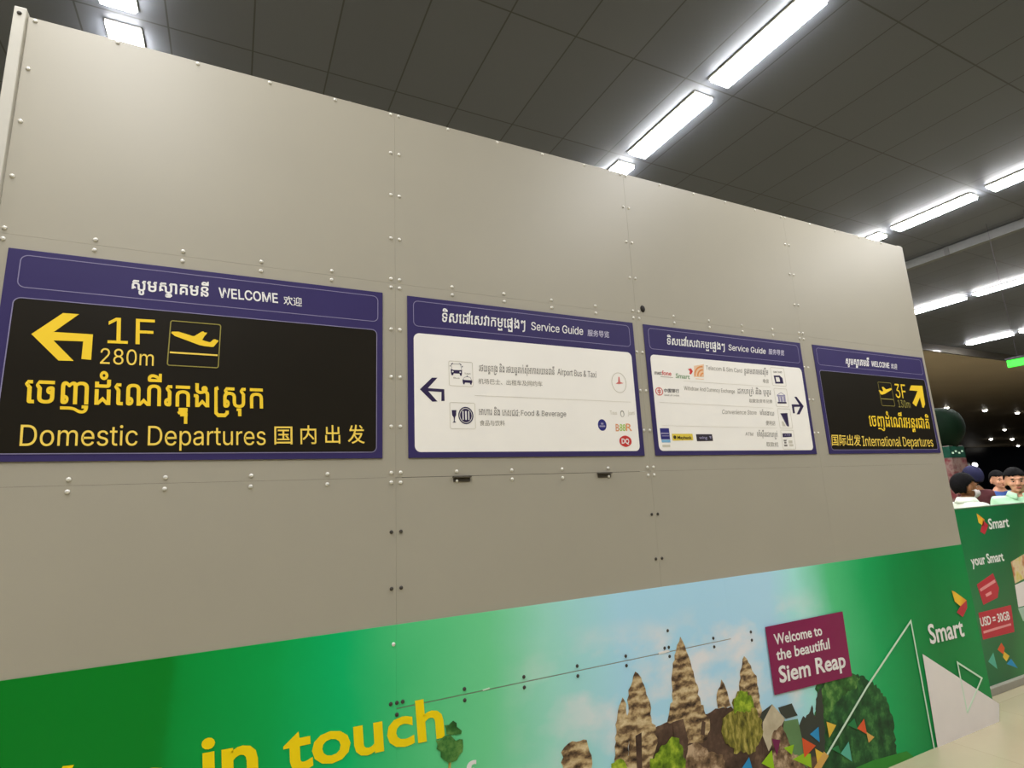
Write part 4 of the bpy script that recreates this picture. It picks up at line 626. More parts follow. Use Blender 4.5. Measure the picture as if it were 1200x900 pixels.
text('lettering', 'SIM CARD', 'sans', [(2.8898,2.2411),(2.9655,2.2437),(2.8909,2.2526)], LY(2), M['grey_ink'], pk[0])
obj('bank_roof', line([(2.8932,2.1038),(2.9312,2.1221),(2.9656,2.1067)], 0.0030, LY(2), bm=flat([[(2.8929,2.1059),(2.9643,2.1077),(2.9663,2.0994),(2.8947,2.0966)]], LY(2))), M['lilac'], pk[1])
bk = flat([[(2.9004,2.0958),(2.9139,2.0963),(2.9135,2.0651),(2.9,2.0646)], [(2.9199,2.0965),(2.9396,2.0973),(2.9391,2.066),(2.9195,2.0653)], [(2.9471,2.0976),(2.9653,2.0983),(2.9633,2.0669),(2.9466,2.0663)]], LY(2))
obj('bank_columns', bk, M['lilac'], pk[1])
obj('bank_steps', flat([[(2.8909,2.0633),(2.9668,2.0659),(2.9687,2.0566),(2.8904,2.054)]], LY(2)), M['ink'], pk[1])
obj('bag', flat([[(2.9006,1.995),(2.9624,1.9982),(2.9602,1.9167),(2.9413,1.9195)]], LY(2)), M['ink'], pk[2])
obj('bag_stripe', line([(2.9083,1.9824),(2.9447,1.9216)], 0.0018, LY(3)), M['lilac'], pk[2])
obj('bag_side', flat([[(2.9009,1.9464),(2.9172,1.9467),(2.9321,1.9183),(2.9054,1.9179)]], LY(2)), M['faint_ink'], pk[2])
ab = obj('atm_bar', flat([[(2.8935,1.8752),(2.974,1.8759),(2.9711,1.8555),(2.8925,1.8524)]], LY(2)), M['ink'], pk[3])
text('lettering', 'ATM', 'sans', [(2.9079,1.8591),(2.9587,1.8605),(2.9087,1.8702)], LY(3), M['lilac'], ab)
obj('atm_keys', flat([[(2.8945,1.8373),(2.924,1.8375),(2.9163,1.8289),(2.8986,1.8288)], [(2.8995,1.8258),(2.9172,1.8258),(2.9165,1.8157),(2.8988,1.8157)], [(2.8946,1.8097),(2.9212,1.8097),(2.9203,1.7986),(2.8953,1.7987)]], LY(2)), M['grey_ink'], pk[3])
obj('atm_notes', flat([[(2.9381,1.834),(2.971,1.8341),(2.9688,1.8169),(2.9375,1.8168)], [(2.9394,1.8118),(2.9737,1.8118),(2.9724,1.7986),(2.9396,1.7986)]], LY(2)), M['faint_ink'], pk[3])

# -- international departures
s4 = sign(3.294, 4.522, 'black sign with yellow right arrow reading 3F International Departures, at the hoarding end', None)
obj('header_frame', frame((3.324, 4.494, 2.3195, 2.434), 0.022, 0.0028, LY(1)), M['navy_line'], s4)
obj('dark_field', flat([rrect(3.320, 4.496, 1.775, 2.286, 0.022)], LY(1)), M['black'], s4)
obj('field_outline', frame((3.320, 4.496, 1.775, 2.286), 0.022, 0.0030, LY(2)), M['navy_line'], s4)
part_text('សូមស<v>ាគមនី', 'khm', [(3.6052,2.341),(3.8546,2.3442),(3.6148,2.3813)], LY(1), M['white'], s4, bold=0.018)
part_text('WELCOME', 'sans', [(3.8826,2.346),(4.0878,2.3456),(3.8905,2.3839)], LY(1), M['white'], s4, bold=0.012)
part_text('欢迎', 'cjk', [(4.1059,2.3431),(4.1773,2.3426),(4.1147,2.3819)], LY(1), M['white'], s4)
obj('arrow', flat([[(4.3081,2.2325),(4.4479,2.2367),(4.4379,2.0999),(4.4119,2.0734),(4.3963,2.0779),(4.3895,2.1488),(4.3214,2.0805),(4.2857,2.1031),(4.3764,2.1949),(4.2754,2.1954)]], LY(3)), M['yellow'], s4)
part_text('3F', 'sans', [(4.0997,2.1356),(4.2247,2.1355),(4.1062,2.2353)], LY(3), M['yellow'], s4)
part_text('130m', 'sans', [(4.1099,2.0687),(4.251,2.0669),(4.1073,2.1215)], LY(3), M['olive_line'], s4)
pg = obj('pictogram_frame', frame((3.9179,4.0691,2.0733,2.2391), 0.009, 0.0032, LY(3)), M['olive_line'], s4)
obj('aeroplane', flat([[(3.9113,2.1788),(3.9263,2.1823),(3.9488,2.1718),(3.9644,2.1768),(3.9546,2.2046),(3.9731,2.2063),(4.0003,2.1888),(4.0583,2.2014),(4.0685,2.1938),(4.0499,2.1846),(3.9768,2.1575),(3.9391,2.1496),(3.9253,2.1569)]], LY(3)), M['yellow'], pg)
obj('ground_line', line([(3.9151,2.1219),(4.0623,2.1214)], 0.0060, LY(3)), M['olive_line'], pg)
part_text('េចញដំេណីរអន<t>រជាតិ', 'khm', [(3.7427,1.932),(4.4376,1.9245),(3.7509,2.0004)], LY(3), M['yellow'], s4, bold=0.008)
part_text('国际出发', 'cjk', [(3.3281,1.8038),(3.617,1.8017),(3.34,1.872)], LY(3), M['pale_yellow'], s4, bold=0.006)
part_text('International Departures', 'sans', [(3.637,1.8006),(4.4407,1.7968),(3.6395,1.8647)], LY(3), M['pale_yellow'], s4)

# ------------------------------------------------------------------ the green banner along the bottom
BX0, BX1, BTOP = -0.735, 4.556, 1.1195
ban = thing('advertising_banner', 'long green printed banner with yellow lettering and temple picture along hoarding bottom', 'banner', (1.9, FRONT, 0))
def banner_mat():
    m, N, L, b = nodes('green_to_sky_banner_print')
    tc = N.new('ShaderNodeTexCoord'); sp = N.new('ShaderNodeSeparateXYZ'); mr = N.new('ShaderNodeMapRange')
    mr.inputs['From Min'].default_value = BX0; mr.inputs['From Max'].default_value = BX1
    r = N.new('ShaderNodeValToRGB'); e = r.color_ramp.elements
    stops = [(-0.7, (0, 128, 34)), (-0.16, (0, 134, 38)), (-0.13, (0, 152, 58)), (0.16, (0, 172, 80)), (0.40, (0, 194, 112)), (0.62, (80, 208, 132)), (0.95, (118, 222, 158)), (1.25, (166, 234, 216)),
             (1.62, (182, 232, 255)), (2.2, (184, 230, 255)), (2.62, (188, 232, 255)), (2.85, (176, 244, 236)), (3.10, (88, 208, 138)), (3.45, (22, 176, 98)), (3.75, (0, 148, 74)), (4.1, (0, 132, 62)), (4.55, (0, 144, 72))]
    while len(e) < len(stops): e.new(0.5)
    for i, (x, c) in enumerate(stops): e[i].position = (x - BX0) / (BX1 - BX0); e[i].color = lin(c)
    tx = N.new('ShaderNodeTexNoise'); tx.inputs['Scale'].default_value = 2.6; tx.inputs['Detail'].default_value = 4
    add = N.new('ShaderNodeMath'); add.operation = 'MULTIPLY_ADD'; add.inputs[1].default_value = 0.03; 
    L.new(tc.outputs['Object'], sp.inputs[0]); L.new(sp.outputs['X'], mr.inputs['Value'])
    L.new(tc.outputs['Object'], tx.inputs['Vector'])
    sub = N.new('ShaderNodeMath'); sub.operation = 'SUBTRACT'; sub.inputs[1].default_value = 0.5
    L.new(tx.outputs['Fac'], sub.inputs[0]); L.new(sub.outputs[0], add.inputs[0]); L.new(mr.outputs[0], add.inputs[2])
    L.new(add.outputs[0], r.inputs['Fac'])
    # soft printed clouds in the sky stretch
    cn = N.new('ShaderNodeTexNoise'); cn.inputs['Scale'].default_value = 3.2; cn.inputs['Detail'].default_value = 5
    cm = N.new('ShaderNodeMapping'); cm.inputs['Scale'].default_value = (1, 1, 1.7); cm.inputs['Location'].default_value = (1.3, 0, 0.4)
    L.new(tc.outputs['Object'], cm.inputs[0]); L.new(cm.outputs[0], cn.inputs['Vector'])
    cr = N.new('ShaderNodeValToRGB'); cr.color_ramp.elements[0].position = 0.46; cr.color_ramp.elements[1].position = 0.66
    L.new(cn.outputs['Fac'], cr.inputs['Fac'])
    w = N.new('ShaderNodeValToRGB'); we = w.color_ramp.elements
    for q in range(2): we.new(0.5)
    for i, (x, v) in enumerate(((1.0, 0), (1.6, 1), (2.75, 1), (3.1, 0))): we[i].position = (x - BX0) / (BX1 - BX0); we[i].color = (v, v, v, 1)
    L.new(mr.outputs[0], w.inputs['Fac'])
    zr = N.new('ShaderNodeMapRange'); zr.inputs['From Min'].default_value = 1.02; zr.inputs['From Max'].default_value = 0.86
    L.new(sp.outputs['Z'], zr.inputs['Value'])
    mu = N.new('ShaderNodeMath'); mu.operation = 'MULTIPLY'; mu2 = N.new('ShaderNodeMath'); mu2.operation = 'MULTIPLY'; mu3 = N.new('ShaderNodeMath'); mu3.operation = 'MULTIPLY'; mu3.inputs[1].default_value = 0.85
    L.new(cr.outputs['Color'], mu.inputs[0]); L.new(w.outputs['Color'], mu.inputs[1]); L.new(mu.outputs[0], mu2.inputs[0]); L.new(zr.outputs[0], mu2.inputs[1]); L.new(mu2.outputs[0], mu3.inputs[0])
    mx = N.new('ShaderNodeMixRGB'); mx.inputs[2].default_value = lin((246, 242, 244))
    L.new(mu3.outputs[0], mx.inputs[0]); L.new(r.outputs['Color'], mx.inputs[1]); L.new(mx.outputs[0], b.inputs['Base Color'])
    b.inputs['Roughness'].default_value = 0.45; b.inputs['Specular IOR Level'].default_value = 0.2
    return m
BM_ = banner_mat()
YB = FRONT - 0.002
SEAM = 0.8265
for x0, x1, z0, z1 in ((BX0, 0.58685, 0.0, BTOP), (0.58715, 2.3, SEAM + 0.0022, BTOP), (0.58715, 2.3, 0.0, SEAM - 0.0022), (2.3002, BX1, 0.0, BTOP)):
    o = obj('printed_sheet', boxed(x0, x1, YB, FRONT - 0.0002, z0, z1), BM_, ban)
    # sheet meshes keep the whole wall's coordinates for the print
LAYER = [0]
def BY(k):
    LAYER[0] += 1                # every printed piece lies a hair in front of the one before
    return YB - 0.0008 * k - 0.000008 * LAYER[0]
scr = 0.02
for x in (0.588, 0.857, 1.120, 1.381, 1.642, 1.895, 2.181):
    for dz in (-scr, scr):
        screw(x, YB - 0.0005, SEAM + dz, ban, SCREW_D)
for x in (0.565, 0.610, 1.870): 
    screw(x, YB - 0.0005, SEAM + scr, ban, SCREW_D)
screw(0.576, YB - 0.0005, 1.051, ban, SCREW); screw(1.898, YB - 0.0005, 0.92, ban, SCREW_D); screw(2.443, YB - 0.0005, 0.84, ban, SCREW_D); screw(2.443, YB - 0.0005, 0.80, ban, SCREW_D)
obj('tape', flat([[(1.8299,0.8337),(1.8923,0.8363),(1.899,0.8271),(1.8337,0.8234)]], BY(2), 0.0015), M['white'], ban)
obj('tape', flat([[(0.9331,0.8309),(0.963,0.8338),(0.9665,0.8294),(0.9366,0.8252)]], BY(2), 0.0015), M['mint_line'], ban)

# wording
part_text('Keep', 'lat', [(-0.4469,0.7163),(-0.1183,0.7051),(-0.4704,0.8573)], BY(2), M['gold'], ban, bold=0.023)
part_text('in', 'lat', [(-0.0391,0.7074),(0.1247,0.7019),(-0.0505,0.8633)], BY(2), M['gold'], ban, bold=0.023)
part_text('touch', 'lat', [(0.2033,0.7041),(0.7718,0.6977),(0.1932,0.8419)], BY(2), M['gold'], ban, bold=0.023)
part_text('of', 'lat', [(0.7651,0.5168),(0.8962,0.5116),(0.7667,0.5909)], BY(2), M['white'], ban, bold=0.02)

# printed picture
pb1 = obj('printed_temple_mass', flat([jag([(1.7566,0.5228),(1.7867,0.5273),(1.8476,0.533),(1.9397,0.5293),(2.1107,0.5221),(2.1454,0.5305),(2.2465,0.5229),(2.2757,0.4906),(2.3178,0.4633),(2.4528,0.445),(2.4709,0.3167),(2.4748,0.1819),(2.4902,0.0466),(1.6731,0.1836),(1.7031,0.3589)], 0.004, 0.02, 3)], BY(1)), M['stone_dark'], ban)
towers = [
 [(1.9697,0.8831),(1.9813,0.866),(1.9935,0.8374),(2.0036,0.8129),(2.0078,0.7855),(2.0189,0.7494),(2.0274,0.7328),(2.0337,0.7014),(2.0399,0.6701),(2.0457,0.6352),(2.0508,0.5968),(2.0571,0.5658),(2.073,0.5628),(2.077,0.5174),(2.1014,0.4978),(2.0941,0.4511),(2.0721,0.4152),(1.986,0.4115),(1.9261,0.4313),(1.8855,0.5111),(1.8818,0.5406),(1.873,0.5711),(1.8846,0.6197),(1.8877,0.663),(1.8965,0.7094),(1.9079,0.7559),(1.9251,0.8057),(1.9467,0.8481)],
 [(1.6882,0.7747),(1.7016,0.7638),(1.7136,0.7402),(1.73,0.7123),(1.7423,0.6707),(1.7548,0.6309),(1.7569,0.5861),(1.7599,0.5502),(1.7727,0.5336),(1.7739,0.4634),(1.7132,0.3228),(1.5974,0.3335),(1.6231,0.5292),(1.6279,0.6178),(1.6353,0.6652),(1.6464,0.7019),(1.6621,0.7361)],
 [(1.6063,0.681),(1.6219,0.6502),(1.628,0.597),(1.6195,0.4958),(1.6081,0.3475),(1.5179,0.3523),(1.544,0.4782),(1.5571,0.563),(1.5696,0.61),(1.5844,0.6502)],
 [(2.2053,0.6555),(2.218,0.6281),(2.2292,0.5914),(2.2416,0.5622),(2.2465,0.5229),(2.1569,0.5321),(2.1573,0.5699),(2.1755,0.6124)],
 [(2.3787,0.7364),(2.3967,0.7013),(2.42,0.6614),(2.4417,0.6296),(2.4434,0.5893),(2.4458,0.537),(2.4497,0.4928),(2.4469,0.4461),(2.3683,0.4149),(2.3016,0.5049),(2.3162,0.5877),(2.3312,0.656),(2.3511,0.7005)],
 [(1.2764,0.4253),(1.2799,0.5288),(1.2936,0.5451),(1.3151,0.5534),(1.3535,0.5583),(1.4066,0.5521),(1.4178,0.5055),(1.4235,0.423),(1.4264,0.3581)],
 [(1.8427,0.5339),(1.8562,0.5599),(1.8727,0.6073),(1.8887,0.6117),(1.911,0.5857),(1.9115,0.5131)],
]
for i, p in enumerate(towers):
    obj('printed_tower', flat([jag(p, 0.006, 0.016, 10 + i)], BY(2 if i != 3 else 2)), M['stone'], ban)
dk = flat([[(1.8724,0.5281),(1.9397,0.5293),(1.9574,0.4319),(1.9363,0.3936),(1.8771,0.4487)], [(2.0525,0.4999),(2.0726,0.4886),(2.0586,0.4326),(2.0335,0.4451)], [(1.6592,0.5149),(1.6934,0.5217),(1.68,0.3642),(1.6525,0.3705)]], BY(3))
dk.free()
for p in ([(1.8724,0.5281),(1.9397,0.5293),(1.9574,0.4319),(1.9363,0.3936),(1.8771,0.4487)], [(2.0525,0.4999),(2.0726,0.4886),(2.0586,0.4326),(2.0335,0.4451)], [(1.6592,0.5149),(1.6934,0.5217),(1.68,0.3642),(1.6525,0.3705)]): obj('printed_doorway', flat([p], BY(3)), M['stone_dark'], ban)
obj('printed_ruin', flat([jag([(1.9503,0.4191),(2.0184,0.4155),(2.075,0.3636),(2.1577,0.3311),(2.1722,0.2513),(2.1814,0.141),(1.9054,0.1745),(1.9243,0.3081)], 0.006, 0.016, 31)], BY(3)), M['stone_pale'], ban)
obj('printed_roof', flat([[(2.4498,0.4613),(2.5285,0.4821),(2.447,0.4148),(2.4322,0.4333)], [(2.5682,0.4587),(2.6719,0.4596),(2.6896,0.4196),(2.7044,0.3965),(2.6133,0.398),(2.5811,0.4283)]], BY(3)), M['roof_dark'], ban)
obj('printed_gable', flat([[(2.447,0.4148),(2.5285,0.4821),(2.6071,0.3992),(2.5761,0.3735),(2.5005,0.3105),(2.4636,0.2798),(2.4355,0.355)]], BY(3)), M['tent'], ban)
obj('printed_ground', flat([jag([(2.4312,0.3328),(2.5065,0.3404),(2.5985,0.3889),(2.7196,0.3449),(2.8631,0.3784),(2.8121,0.1046),(2.7541,0.0006),(2.3892,0.0533)], 0.008, 0.02, 41)], BY(2)), M['stone_dark'], ban)
obj('printed_bank', flat([[(2.5985,0.3889),(2.701,0.3809),(2.7152,0.2654),(2.7274,0.1436),(2.6096,0.2287),(2.5728,0.3267)]], BY(3)), M['slab_green'], ban)
obj('printed_rubble', flat([jag([(2.5035,0.3566),(2.57,0.3747),(2.6095,0.3192),(2.6197,0.2461),(2.6983,0.1896),(2.7147,0.0878),(2.4546,0.1113)], 0.006, 0.014, 43)], BY(3)), M['stone_pale'], ban)
trees = [
 ('printed_tree', [(2.7355,0.0634),(2.7789,0.252),(2.8752,0.4598),(2.8732,0.5109),(2.9529,0.5186),(3.0183,0.5205),(3.0851,0.5224),(3.1727,0.5122),(3.2538,0.4987),(3.3141,0.4616),(3.3829,0.4227),(3.4333,0.3731),(3.4633,0.3088),(3.4908,0.236),(3.4807,0.1486),(3.4706,0.0625),(3.4032,-0.0524),(3.1267,-0.05)], 'leaf_deep', 1, 0.010),
 ('printed_tree', [(2.8735,0.3639),(2.9176,0.4904),(2.9815,0.518),(3.084,0.5182),(3.202,0.5073),(3.2565,0.4803),(3.1828,0.4353),(3.0737,0.4198),(2.9827,0.3767),(2.9204,0.3257)], 'leaf_mid', 2, 0.010),
 ('printed_conifer', [(2.6837,0.272),(2.7167,0.3616),(2.7492,0.3879),(2.765,0.3684),(2.8251,0.423),(2.8301,0.3558),(2.8781,0.472),(2.9176,0.4904),(2.905,0.3495),(2.8739,0.1912),(2.7631,0.1832)], 'roof_dark', 2, 0.006),
 ('printed_palm', [(2.3155,0.5839),(2.3597,0.5643),(2.3905,0.5352),(2.4055,0.4853),(2.4359,0.4209),(2.4398,0.3773),(2.4021,0.3389),(2.3708,0.2998),(2.3227,0.2952),(2.2916,0.3169),(2.2447,0.3122),(2.2136,0.3634),(2.1779,0.3858),(2.1627,0.4298),(2.1746,0.4685),(2.2124,0.4913),(2.2495,0.507),(2.2684,0.5496)], 'leaf_palm', 4, 0.010),
 ('printed_palm_crown', [(2.3155,0.5839),(2.3604,0.5681),(2.3905,0.5352),(2.3952,0.4951),(2.3562,0.4791),(2.2996,0.4937),(2.2526,0.4912),(2.2615,0.5432)], 'leaf_bright', 5, 0.008),
 ('printed_bush', [(1.6908,0.2946),(1.7324,0.4033),(1.7745,0.4285),(1.8173,0.4542),(1.8587,0.4632),(1.8979,0.4515),(1.9196,0.422),(1.9203,0.3899),(1.932,0.2541)], 'leaf_bright', 4, 0.010),
 ('printed_bush', [(1.4876,0.3595),(1.5212,0.4302),(1.5493,0.4405),(1.5853,0.4358),(1.605,0.4047),(1.6115,0.3367)], 'leaf_bright', 4, 0.008),
 ('printed_palm_crown', [(0.7734,0.7388),(0.7904,0.7294),(0.8045,0.7386),(0.8218,0.7322),(0.8179,0.715),(0.8421,0.7011),(0.8383,0.6929),(0.8139,0.6979),(0.793,0.6933),(0.7726,0.7034)], 'leaf_mid', 3, 0.006),
 ('printed_palm', [(0.7348,0.6877),(0.7551,0.6835),(0.769,0.6953),(0.7929,0.6903),(0.8169,0.6765),(0.8447,0.6707),(0.8474,0.6434),(0.8292,0.6178),(0.801,0.6006),(0.784,0.6044),(0.7574,0.6306),(0.7411,0.6602)], 'leaf_mid', 3, 0.006),
]
for i, (nm, p, mm, k, am) in enumerate(trees):
    obj(nm, flat([jag(p, am, 0.014, 60 + i)], BY(k)), M[mm], ban)
obj('printed_trunk', line([(0.791,0.6115),(0.7866,0.569),(0.7882,0.497)], 0.010, BY(2)), M['leaf_palm'], ban)
obj('printed_grass', flat([[(3.01,0.0592),(3.1424,0.0621),(3.2489,0.0635),(3.3873,0.0544),(3.5638,0.0424),(3.6454,-0.0199),(3.5842,-0.1032),(3.0427,-0.0904)]], BY(2)), M['grass'], ban)
flags = [('p_blue', [(2.261,0.242),(2.3249,0.2845),(2.339,0.2242)]), ('p_lime', [(2.4031,0.2398),(2.484,0.2804),(2.4858,0.1908)]), ('p_plum', [(2.4939,0.3301),(2.5528,0.3124),(2.5147,0.2483)]), ('p_lime', [(2.5698,0.2725),(2.6465,0.2719),(2.6208,0.2302)]),
 ('p_lime', [(2.6245,0.2086),(2.7044,0.2171),(2.7594,0.2051),(2.7533,0.1405)]), ('p_orange', [(2.7121,0.29),(2.8063,0.2328),(2.7085,0.1972)]), ('p_blue', [(2.7749,0.2932),(2.8479,0.314),(2.8398,0.242)]), ('p_yellow', [(2.9154,0.3254),(2.9887,0.2942),(2.9202,0.2469)]),
 ('p_yellow', [(2.7987,0.2207),(2.8628,0.1827),(2.8008,0.1429)]), ('p_green', [(3.0808,0.2758),(3.146,0.2972),(3.1599,0.237)]), ('p_orange', [(3.1564,0.2437),(3.2267,0.2785),(3.2311,0.1998)]), ('p_gold', [(3.229,0.2118),(3.2902,0.1734),(3.2343,0.1562)]),
 ('p_green', [(2.9211,0.1933),(2.9808,0.1971),(2.9912,0.1536)]), ('p_teal', [(2.9915,0.1547),(3.0696,0.1963),(3.0731,0.0984)])]
for mm, p in flags: obj('printed_pennant', flat([p], BY(5)), M[mm], ban)
obj('printed_outline', line([(2.8674,0.1643),(3.2983,0.4329),(3.8141,0.7165),(3.823,-0.0136)], 0.012, BY(6)), M['mint_line'], ban)
obj('printed_staff', flat([[(2.7421,0.1206),(2.8607,0.1941),(2.8923,0.1669),(2.792,0.1052)]], BY(7)), M['p_gold'], ban)
obj('printed_triangle', flat([[(3.873,0.5177),(4.6154,0.0978),(4.569,-0.0111),(3.8573,-0.0187)]], BY(6)), M['warm_white'], ban)
obj('printed_outline', line([(4.2308,0.1172),(4.227,0.413),(4.4696,0.2791),(4.2308,0.1172)], 0.012, BY(7)), M['mint_line'], ban)
pl = obj('printed_placard', flat([[(2.5462,0.8502),(3.1838,0.8501),(3.1805,0.5073),(2.5503,0.5215)]], BY(6)), M['plum'], ban)
text('lettering', 'Welcome to', 'lat', [(2.6013,0.7559),(2.9829,0.7518),(2.5983,0.806)], BY(7), M['white'], pl, bold=0.02)
text('lettering', 'the beautiful', 'lat', [(2.6001,0.6792),(3.0286,0.6751),(2.6014,0.7307)], BY(7), M['white'], pl, bold=0.02)
text('lettering', 'Siem Reap', 'lat', [(2.6003,0.572),(3.1404,0.5628),(2.6027,0.6473)], BY(7), M['white'], pl, bold=0.024)
part_text('Smart', 'lat', [(3.9751,0.5611),(4.3699,0.5542),(3.9744,0.6699)], BY(6), M['white'], ban, bold=0.020)
lm = obj('logo_mark', flat([[(4.3191,0.8414),(4.3509,0.8308),(4.4721,0.7623),(4.3871,0.7347),(4.3311,0.7698)]], BY(6)), M['amber'], ban)
obj('logo_tail', flat([[(4.3871,0.7347),(4.4721,0.7623),(4.4615,0.7164),(4.3891,0.6665),(4.3284,0.7032)]], BY(6)), M['crimson'], lm)

# ------------------------------------------------------------------ second hoarding further back
Y2 = 2.513
h2 = thing('hoarding_barrier', 'low green printed barrier with red tags standing behind the right end of the hoarding', 'barrier', (6.3, Y2, 0))
def barrier_mat():
    m, N, L, b = nodes('dark_green_barrier_print')
    tc = N.new('ShaderNodeTexCoord'); sp = N.new('ShaderNodeSeparateXYZ'); mr = N.new('ShaderNodeMapRange')
    mr.inputs['From Min'].default_value = 5.0; mr.inputs['From Max'].default_value = 6.3
    mz = N.new('ShaderNodeMath'); mz.operation = 'MULTIPLY_ADD'; mz.inputs[1].default_value = -0.45
    r = N.new('ShaderNodeValToRGB'); e = r.color_ramp.elements
    stops = [(0.0, (0, 126, 68)), (0.30, (0, 112, 62)), (0.55, (22, 104, 54)), (0.8, (44, 140, 70)), (1.0, (60, 160, 84))]
    while len(e) < len(stops): e.new(0.5)
    for i, (p, c) in enumerate(stops): e[i].position = p; e[i].color = lin(c)
    L.new(tc.outputs['Object'], sp.inputs[0]); L.new(sp.outputs['X'], mr.inputs['Value'])
    add = N.new('ShaderNodeMath'); add.operation = 'ADD'; add.inputs[1].default_value = 0.28
    L.new(sp.outputs['Z'], mz.inputs[0]); L.new(mr.outputs[0], mz.inputs[2]); L.new(mz.outputs[0], add.inputs[0]); L.new(add.outputs[0], r.inputs['Fac'])
    L.new(r.outputs['Color'], b.inputs['Base Color']); b.inputs['Roughness'].default_value = 0.4
    return m
obj('printed_board', boxed(4.50, 8.2, Y2, Y2 + 0.02, 0.05, 1.329), barrier_mat(), h2)
obj('top_edging', boxed(4.50, 8.2, Y2 - 0.002, Y2 + 0.022, 1.3292, 1.337), mat('pale_edge', (120, 140, 118), 0.5), h2)
obj('skirting', boxed(4.50, 8.2, Y2 - 0.03, Y2 + 0.03, 0.0, 0.052, bevel=0.004), mat('grey_skirting', (160, 156, 142), 0.45), h2)
for x in (5.2, 6.6, 8.0):
    obj('foot', box(boxed(x - 0.02, x + 0.02, Y2 + 0.031, Y2 + 0.07, 0.0, 0.02), x - 0.02, x + 0.02, Y2 + 0.021, Y2 + 0.031, 0.0, 0.9), M['post'], h2)
def TY(k): return Y2 - 0.0008 * k
text('lettering', 'Smart', 'lat', [(5.5397,1.1517),(5.8627,1.1534),(5.546,1.2311)], TY(1), M['white'], h2, bold=0.02)
l2 = obj('logo_mark', flat([[(5.3984,1.285),(5.4975,1.2325),(5.4561,1.1824),(5.398,1.2127)]], TY(1)), M['amber'], h2)
obj('logo_tail', flat([[(5.4757,1.2243),(5.5388,1.1848),(5.455,1.1157),(5.3956,1.1423)]], TY(1)), M['crimson'], l2)
text('lettering', 'your Smart', 'lat', [(5.1773,0.8985),(5.6697,0.8966),(5.1698,0.9678)], TY(1), M['white'], h2, bold=0.026)
t1 = obj('printed_tag', flat([[(5.1917,0.7596),(5.457,0.8173),(5.5,0.7018),(5.4502,0.6342),(5.2273,0.6071)]], TY(1)), M['crimson'], h2)
obj('tag_lines', flat([[(5.2164,0.724),(5.4598,0.77),(5.4682,0.7485),(5.2249,0.7038)], [(5.2814,0.6784),(5.3719,0.6921),(5.3766,0.6704),(5.2896,0.6574)]], TY(2)), M['pink'], t1)
t2 = obj('printed_tag', flat([[(5.1355,0.5603),(5.6245,0.559),(5.5934,0.3627),(5.1264,0.3712)]], TY(1)), M['crimson'], h2)
text('lettering', 'USD = 30GB', 'lat', [(5.1331,0.4632),(5.5671,0.4598),(5.1362,0.5223)], TY(2), M['white'], t2, bold=0.02)
obj('tag_lines', flat([[(5.1496,0.4282),(5.5632,0.4308),(5.5635,0.4156),(5.1489,0.4106)]], TY(2)), M['pink'], t2)
for mm, p in (('p_teal', [(5.2305,0.2652),(5.1362,0.2165),(5.2397,0.1483)]), ('p_orange', [(5.3688,0.314),(5.2976,0.2757),(5.3673,0.2305),(5.4017,0.2742)]), ('p_yellow', [(5.3842,0.2487),(5.4466,0.208),(5.3872,0.1789),(5.3503,0.2149)]), ('p_blue', [(5.4602,0.1857),(5.5302,0.1073),(5.3821,0.1615)])):
    obj('printed_flake', flat([p], TY(1)), M[mm], h2)
cdm = ramp_mat('warm_picture_print', [(0.3, (216, 196, 60)), (0.48, (226, 206, 170)), (0.6, (206, 140, 96)), (0.75, (150, 90, 60))], 7, 3, 0.45)
obj('printed_picture', flat([[(5.7653,0.8763),(6.0355,0.9259),(6.425,0.9808),(6.3755,0.7563),(5.9469,0.7353),(5.7552,0.7078)]], TY(1)), cdm, h2)
obj('printed_card', flat([[(5.7506,0.6977),(5.9978,0.7207),(6.3688,0.7429),(6.3566,0.5346),(5.9362,0.5288),(5.7312,0.5294)]], TY(1)), M['warm_white'], h2)
obj('printed_card', flat([[(5.7221,0.5215),(5.9332,0.5225),(6.3208,0.5249),(6.2972,0.418),(5.7585,0.4199)]], TY(1)), mat('pale_green_print', (176, 206, 186), 0.45), h2)

# ------------------------------------------------------------------ strip lamps on the ceiling
M['housing'] = mat('white_lamp_housing', (210, 208, 200), 0.4)
M['glow'] = mat('lit_diffuser', (255, 250, 240), 0.4, emit=LAMP_L)
M['glow'].node_tree.nodes['Principled BSDF'].inputs['Emission Color'].default_value = LAMP_C + (1,)
LBL = {(-0.93, 0): 'strip lamp cut by the top edge near the top left corner', (-0.93, 1): 'short end of a strip lamp peeking over the hoarding near its left post',
 (3.885, -1): 'largest strip lamp, cut by the top edge right of centre', (3.885, 0): 'second strip lamp of the centre row, just above the hoarding', (3.885, 1): 'small end of the centre lamp row peeking over the hoarding top',
 (8.75, -1): 'strip lamp cut by the right photo edge, above the pale beam', (8.75, 0): 'whole strip lamp left of the pale beam, near the right edge', (8.75, 1): 'tiny lit lamp end above the upper right hoarding corner',
 (13.60, 1): 'strip lamp cut by the right edge, just below the pale beam', (13.60, 2): 'strip lamp below the pale beam touching the hoarding edge',
 (18.50, 2): 'lowest strip lamp at the right edge, cut off by it', (18.50, 3): 'farthest strip lamp, lowest beside the hoarding end'}
for rx, k in sorted(SEEN):
    y = Y0 + k * PITCH
    t = thing('ceiling_light', LBL[(rx, k)], 'light', (rx, y, CEIL), 'strip lamps under the dark ceiling')
    obj('housing', boxed(rx - 0.122, rx + 0.122, y - 0.512, y + 0.512, CEIL - 0.022, CEIL - 0.0005, bevel=0.004), M['housing'], t)
    obj('diffuser', boxed(rx - 0.11, rx + 0.11, y - 0.50, y + 0.50, CEIL - 0.048, CEIL - 0.0225, bevel=0.006), M['glow'], t)

